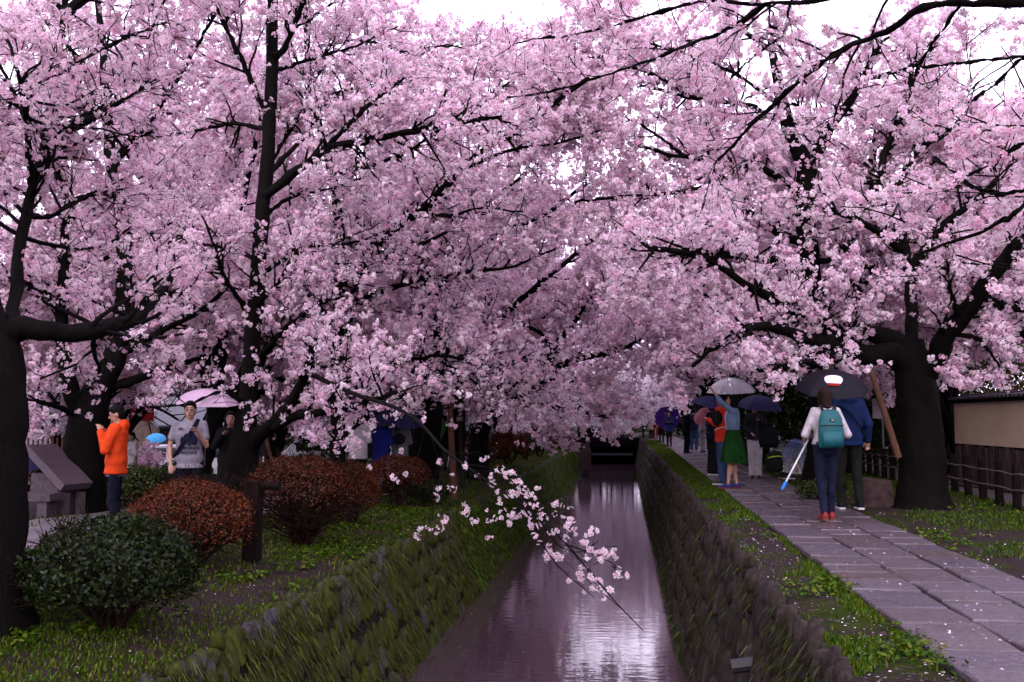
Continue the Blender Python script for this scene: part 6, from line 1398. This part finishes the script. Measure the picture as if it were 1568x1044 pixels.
# ------------------------------------------------------------------ vehicles, houses, sign in the background
M['white_paint'] = solid('white_car_paint', (.66, .64, .68), .25, .05, 3, coat=.4); M['teal_paint'] = solid('green_tarpaulin', (.03, .24, .17), .5, .3, 4, .3, 12)
M['glass'] = solid('car_glass', (.012, .014, .016), .08, .2, 4, spec=.6); M['tyre'] = solid('tyre', (.012, .012, .012), .8); M['rim'] = solid('wheel_rim', (.35, .35, .36), .3)
def vehicle(label, loc, rz, L, W, H, kind):
    t = thing('parked_' + kind, label, kind, loc, rz)
    if kind == 'van': prof = [(-L / 2, .32), (-L / 2, .95), (-L / 2 + .12, 1.02), (-L / 2 + .55, H - .06), (-L / 2 + .75, H), (L / 2 - .1, H), (L / 2, H - .1), (L / 2, .32)]
    else: prof = [(-L / 2, .30), (-L / 2, .62), (-L / 2 + .15, .74), (-L / 2 + 1.05, .88), (-L / 2 + 1.65, H - .05), (-L / 2 + 1.9, H), (L / 2 - 1.3, H), (L / 2 - .55, .98), (L / 2 - .05, .92), (L / 2, .6), (L / 2, .30)]
    b = MB(); n = len(prof); ins = lambda z: W / 2 * (1 - .12 * max(0, (z - .95)) / max(.3, H - .95))
    b.rings([np.array([(x, s * ins(z), z) for x, z in prof]) for s in (-1, 1)]); o = b.build('body', M['white_paint'], t)
    bv = o.modifiers.new('bevel', 'BEVEL'); bv.width = .05; bv.segments = 2
    for s in (-1, 1):
        xs_ = ((-L / 2 + .62, -L / 2 + 1.35), (-L / 2 + 1.45, L / 2 - .95), (L / 2 - .85, L / 2 - .2)) if kind == 'van' else ((-L / 2 + 1.75, -L / 2 + 2.5), (-L / 2 + 2.6, L / 2 - .95))
        for a, c in xs_: MB().box(((a + c) / 2, s * (ins(H - .3) + .005), H - .33), (c - a, .03, .42 if kind == 'van' else .36)).build('window', M['glass'], t)
        for x in (-L / 2 + .75, L / 2 - .75):
            w = MB().tube([(x, s * (W / 2 - .16), .3), (x, s * (W / 2 + .012), .3)], .30, 18).build('wheel', M['tyre'], t); MB().tube([(x, s * (W / 2 - .1), .3), (x, s * (W / 2 + .02), .3)], .18, 14).build('rim', M['rim'], w)
        MB().box((-L / 2 - .005, s * W * .36, .62), (.04, .24, .14)).build('headlight', M['rim'], t)
        if kind == 'van': MB().box((.1, s * (W / 2 + .008), .72), (L * .72, .03, .42)).build('side_panel', M['teal_paint'], t)
    ws = MB().box((-L / 2 + (.33 if kind == 'van' else 1.34), 0, 1.36 if kind == 'van' else 1.14), (.03, W * .8, .62 if kind == 'van' else .6), rotm('Y', 30 if kind == 'van' else 52)).build('windscreen', M['glass'], t)
    return t
q = P(285, 642, 42); vehicle('white van with a green side panel parked low beyond the bushes', (q[0], 42, float(gz(q[0], 42))), D(6), 3.9, 1.55, 1.9, 'van')
q = P(478, 642, 45); vehicle('white car parked beyond the pale green bush', (q[0], 45, float(gz(q[0], 45))), D(-12), 4.2, 1.65, 1.45, 'car')
q = P(238, 642, 47); l = np.array([q[0], 47, float(gz(q[0], 47))]); walker('person under the sky blue umbrella behind the white van', 0, 0, D(160), 1.62, dict(c=(.03, .03, .05), hem=.8, name='jacket'), dict(c=(.02, .02, .02)), loc=l, pose=BENT)
umbrella('sky blue umbrella above the roof of the white van', P(238, 665, 46.6), (.12, -.45, 1), .50, U['blue'], .7, .26)
M['wall_b'] = solid('brown_house_wall', (.10, .065, .055), .85, .3, 2, .2, 20, .15); M['wall_w'] = solid('pale_house_wall', (.42, .38, .40), .85, .2, 2, .2, 20, .15); M['roofm'] = solid('slate_roof', (.07, .075, .10), .45, .35, 6, .5, 20, .4)
def house(label, x, y, rz, W, Dp, h, rise, wm, n_win=3):
    z = float(gz(x, y)); t = thing('house', label, 'house', (x, y, z - .1), rz)
    MB().box((0, 0, h / 2), (W, Dp, h)).build('wall', wm, t)
    MB().rings([np.array([(s * (W / 2 - .01), -Dp / 2 + .02, h), (s * (W / 2 - .01), Dp / 2 - .02, h), (s * (W / 2 - .01), 0, h + rise)]) for s in (-1, 1)]).build('gable', wm, t)
    ov = .6; sl = math.atan2(rise, Dp / 2); ll = (Dp / 2 + ov) / math.cos(sl)
    for s in (-1, 1):
        rf = MB().box((0, s * (Dp / 2 + ov) / 2, h + rise - (Dp / 2 + ov) / 2 * math.tan(sl) + .12), (W + 1.0, ll, .14), rotm('X', -s * math.degrees(sl))).build('roof', M['roofm'], t)
        rows = MB()
        for k in range(int(ll / .35)):
            u = -ll / 2 + .2 + k * .35; rows.box(np.array([0, s * (Dp / 2 + ov) / 2, h + rise - (Dp / 2 + ov) / 2 * math.tan(sl) + .12]) + rotm('X', -s * math.degrees(sl)) @ np.array([0, s * u, .085]), (W + 1.0, .30, .04), rotm('X', -s * math.degrees(sl) - s * 5))
        o = rows.build('roof_tiles', M['roofm'], rf); o['kind'] = 'stuff'
    MB().tube([(-W / 2 - .5, 0, h + rise + .22), (W / 2 + .5, 0, h + rise + .22)], .13, 8).build('ridge', M['roofm'], t)
    for k in range(n_win):
        xw = -W / 2 + W * (k + .5) / n_win
        for yy, ry in ((-Dp / 2 - .02, 1),):
            f = MB().box((xw, yy, h * .55), (1.5, .08, 1.1)).build('window', M['wood'], t); MB().box((xw - .34, yy - .045, h * .55), (.62, .02, .96)).build('pane', M['glass'], f); MB().box((xw + .34, yy - .045, h * .55), (.62, .02, .96)).build('pane', M['glass'], f)
    f = MB().box((W / 2 + .02, 0, 1.05), (.08, 1.0, 2.0)).build('door', M['wood'], t); MB().cap((W / 2 + .09, -.35, 1.0), (W / 2 + .09, -.35, 1.15), .02, .02, 6).build('handle', M['metal'], f)
    return t
q = P(262, 642, 52); house('dark brown house with a slate gable beyond the orange hoodie', q[0], 54, D(62), 8, 6, 3.0, 1.9, M['wall_b'])
q = P(80, 642, 56); house('brown house far behind the left edge trunk', q[0] - 3, 58, D(10), 9, 7, 3.4, 1.8, M['wall_b'])
q = P(440, 642, 66); house('pale house beyond the white car', q[0], 70, D(-8), 10, 7, 3.4, 1.9, M['wall_w'])
q = P(600, 642, 76); house('pale low house far behind the walkers in dark coats', q[0], 82, D(5), 10, 7, 3.2, 1.7, M['wall_w'])
q = P(1330, 642, 48); house('pale house glimpsed behind the stout cherry trunk', q[0], 50, D(4), 7, 6, 3.0, 1.6, M['wall_w'])
rb_ = thing('banner', 'dark red banner hanging beside the brown house', 'banner', P(219, 612, 36)); MB().box((0, 0, -.3), (.9, .04, 1.0)).build('cloth', cloth((.28, .015, .02)), rb_); MB().tube([(-.5, 0, .22), (.5, 0, .22)], .03, 6).build('rod', M['wood'], rb_); MB().tube([(-.5, 0, .22), (-.5, 0, -3.0)], .035, 6).build('pole', M['wood'], rb_)
sb_ = thing('sign_board', 'pale lilac notice board on a post behind the support pole', 'sign', P(1345, 640, 24) * [1, 1, 0] + [0, 0, -.05]); MB().box((0, 0, 1.52), (.26, .04, .46)).build('board', solid('lilac_board', (.36, .30, .36), .5), sb_); MB().tube([(.10, .03, -.1), (.10, .03, 2.1)], .025, 7).build('post', M['metal'], sb_)
# pink and white garden flowers by the van
fl = thing('flowering_shrub', 'pink and white flowering shrub left of the white van', 'bush', P(222, 708, 30)); gz_ = float(gz(P(222, 708, 30)[0], 30))
MB().tube([(0, 0, -1.2), (0, 0, .1)], .04, 6).build('stem', M['twigwood'], fl); crown(fl, RNG.normal(0, .28, (160, 3)) * [1, 1, .7], .10, 'low', 'blossom')
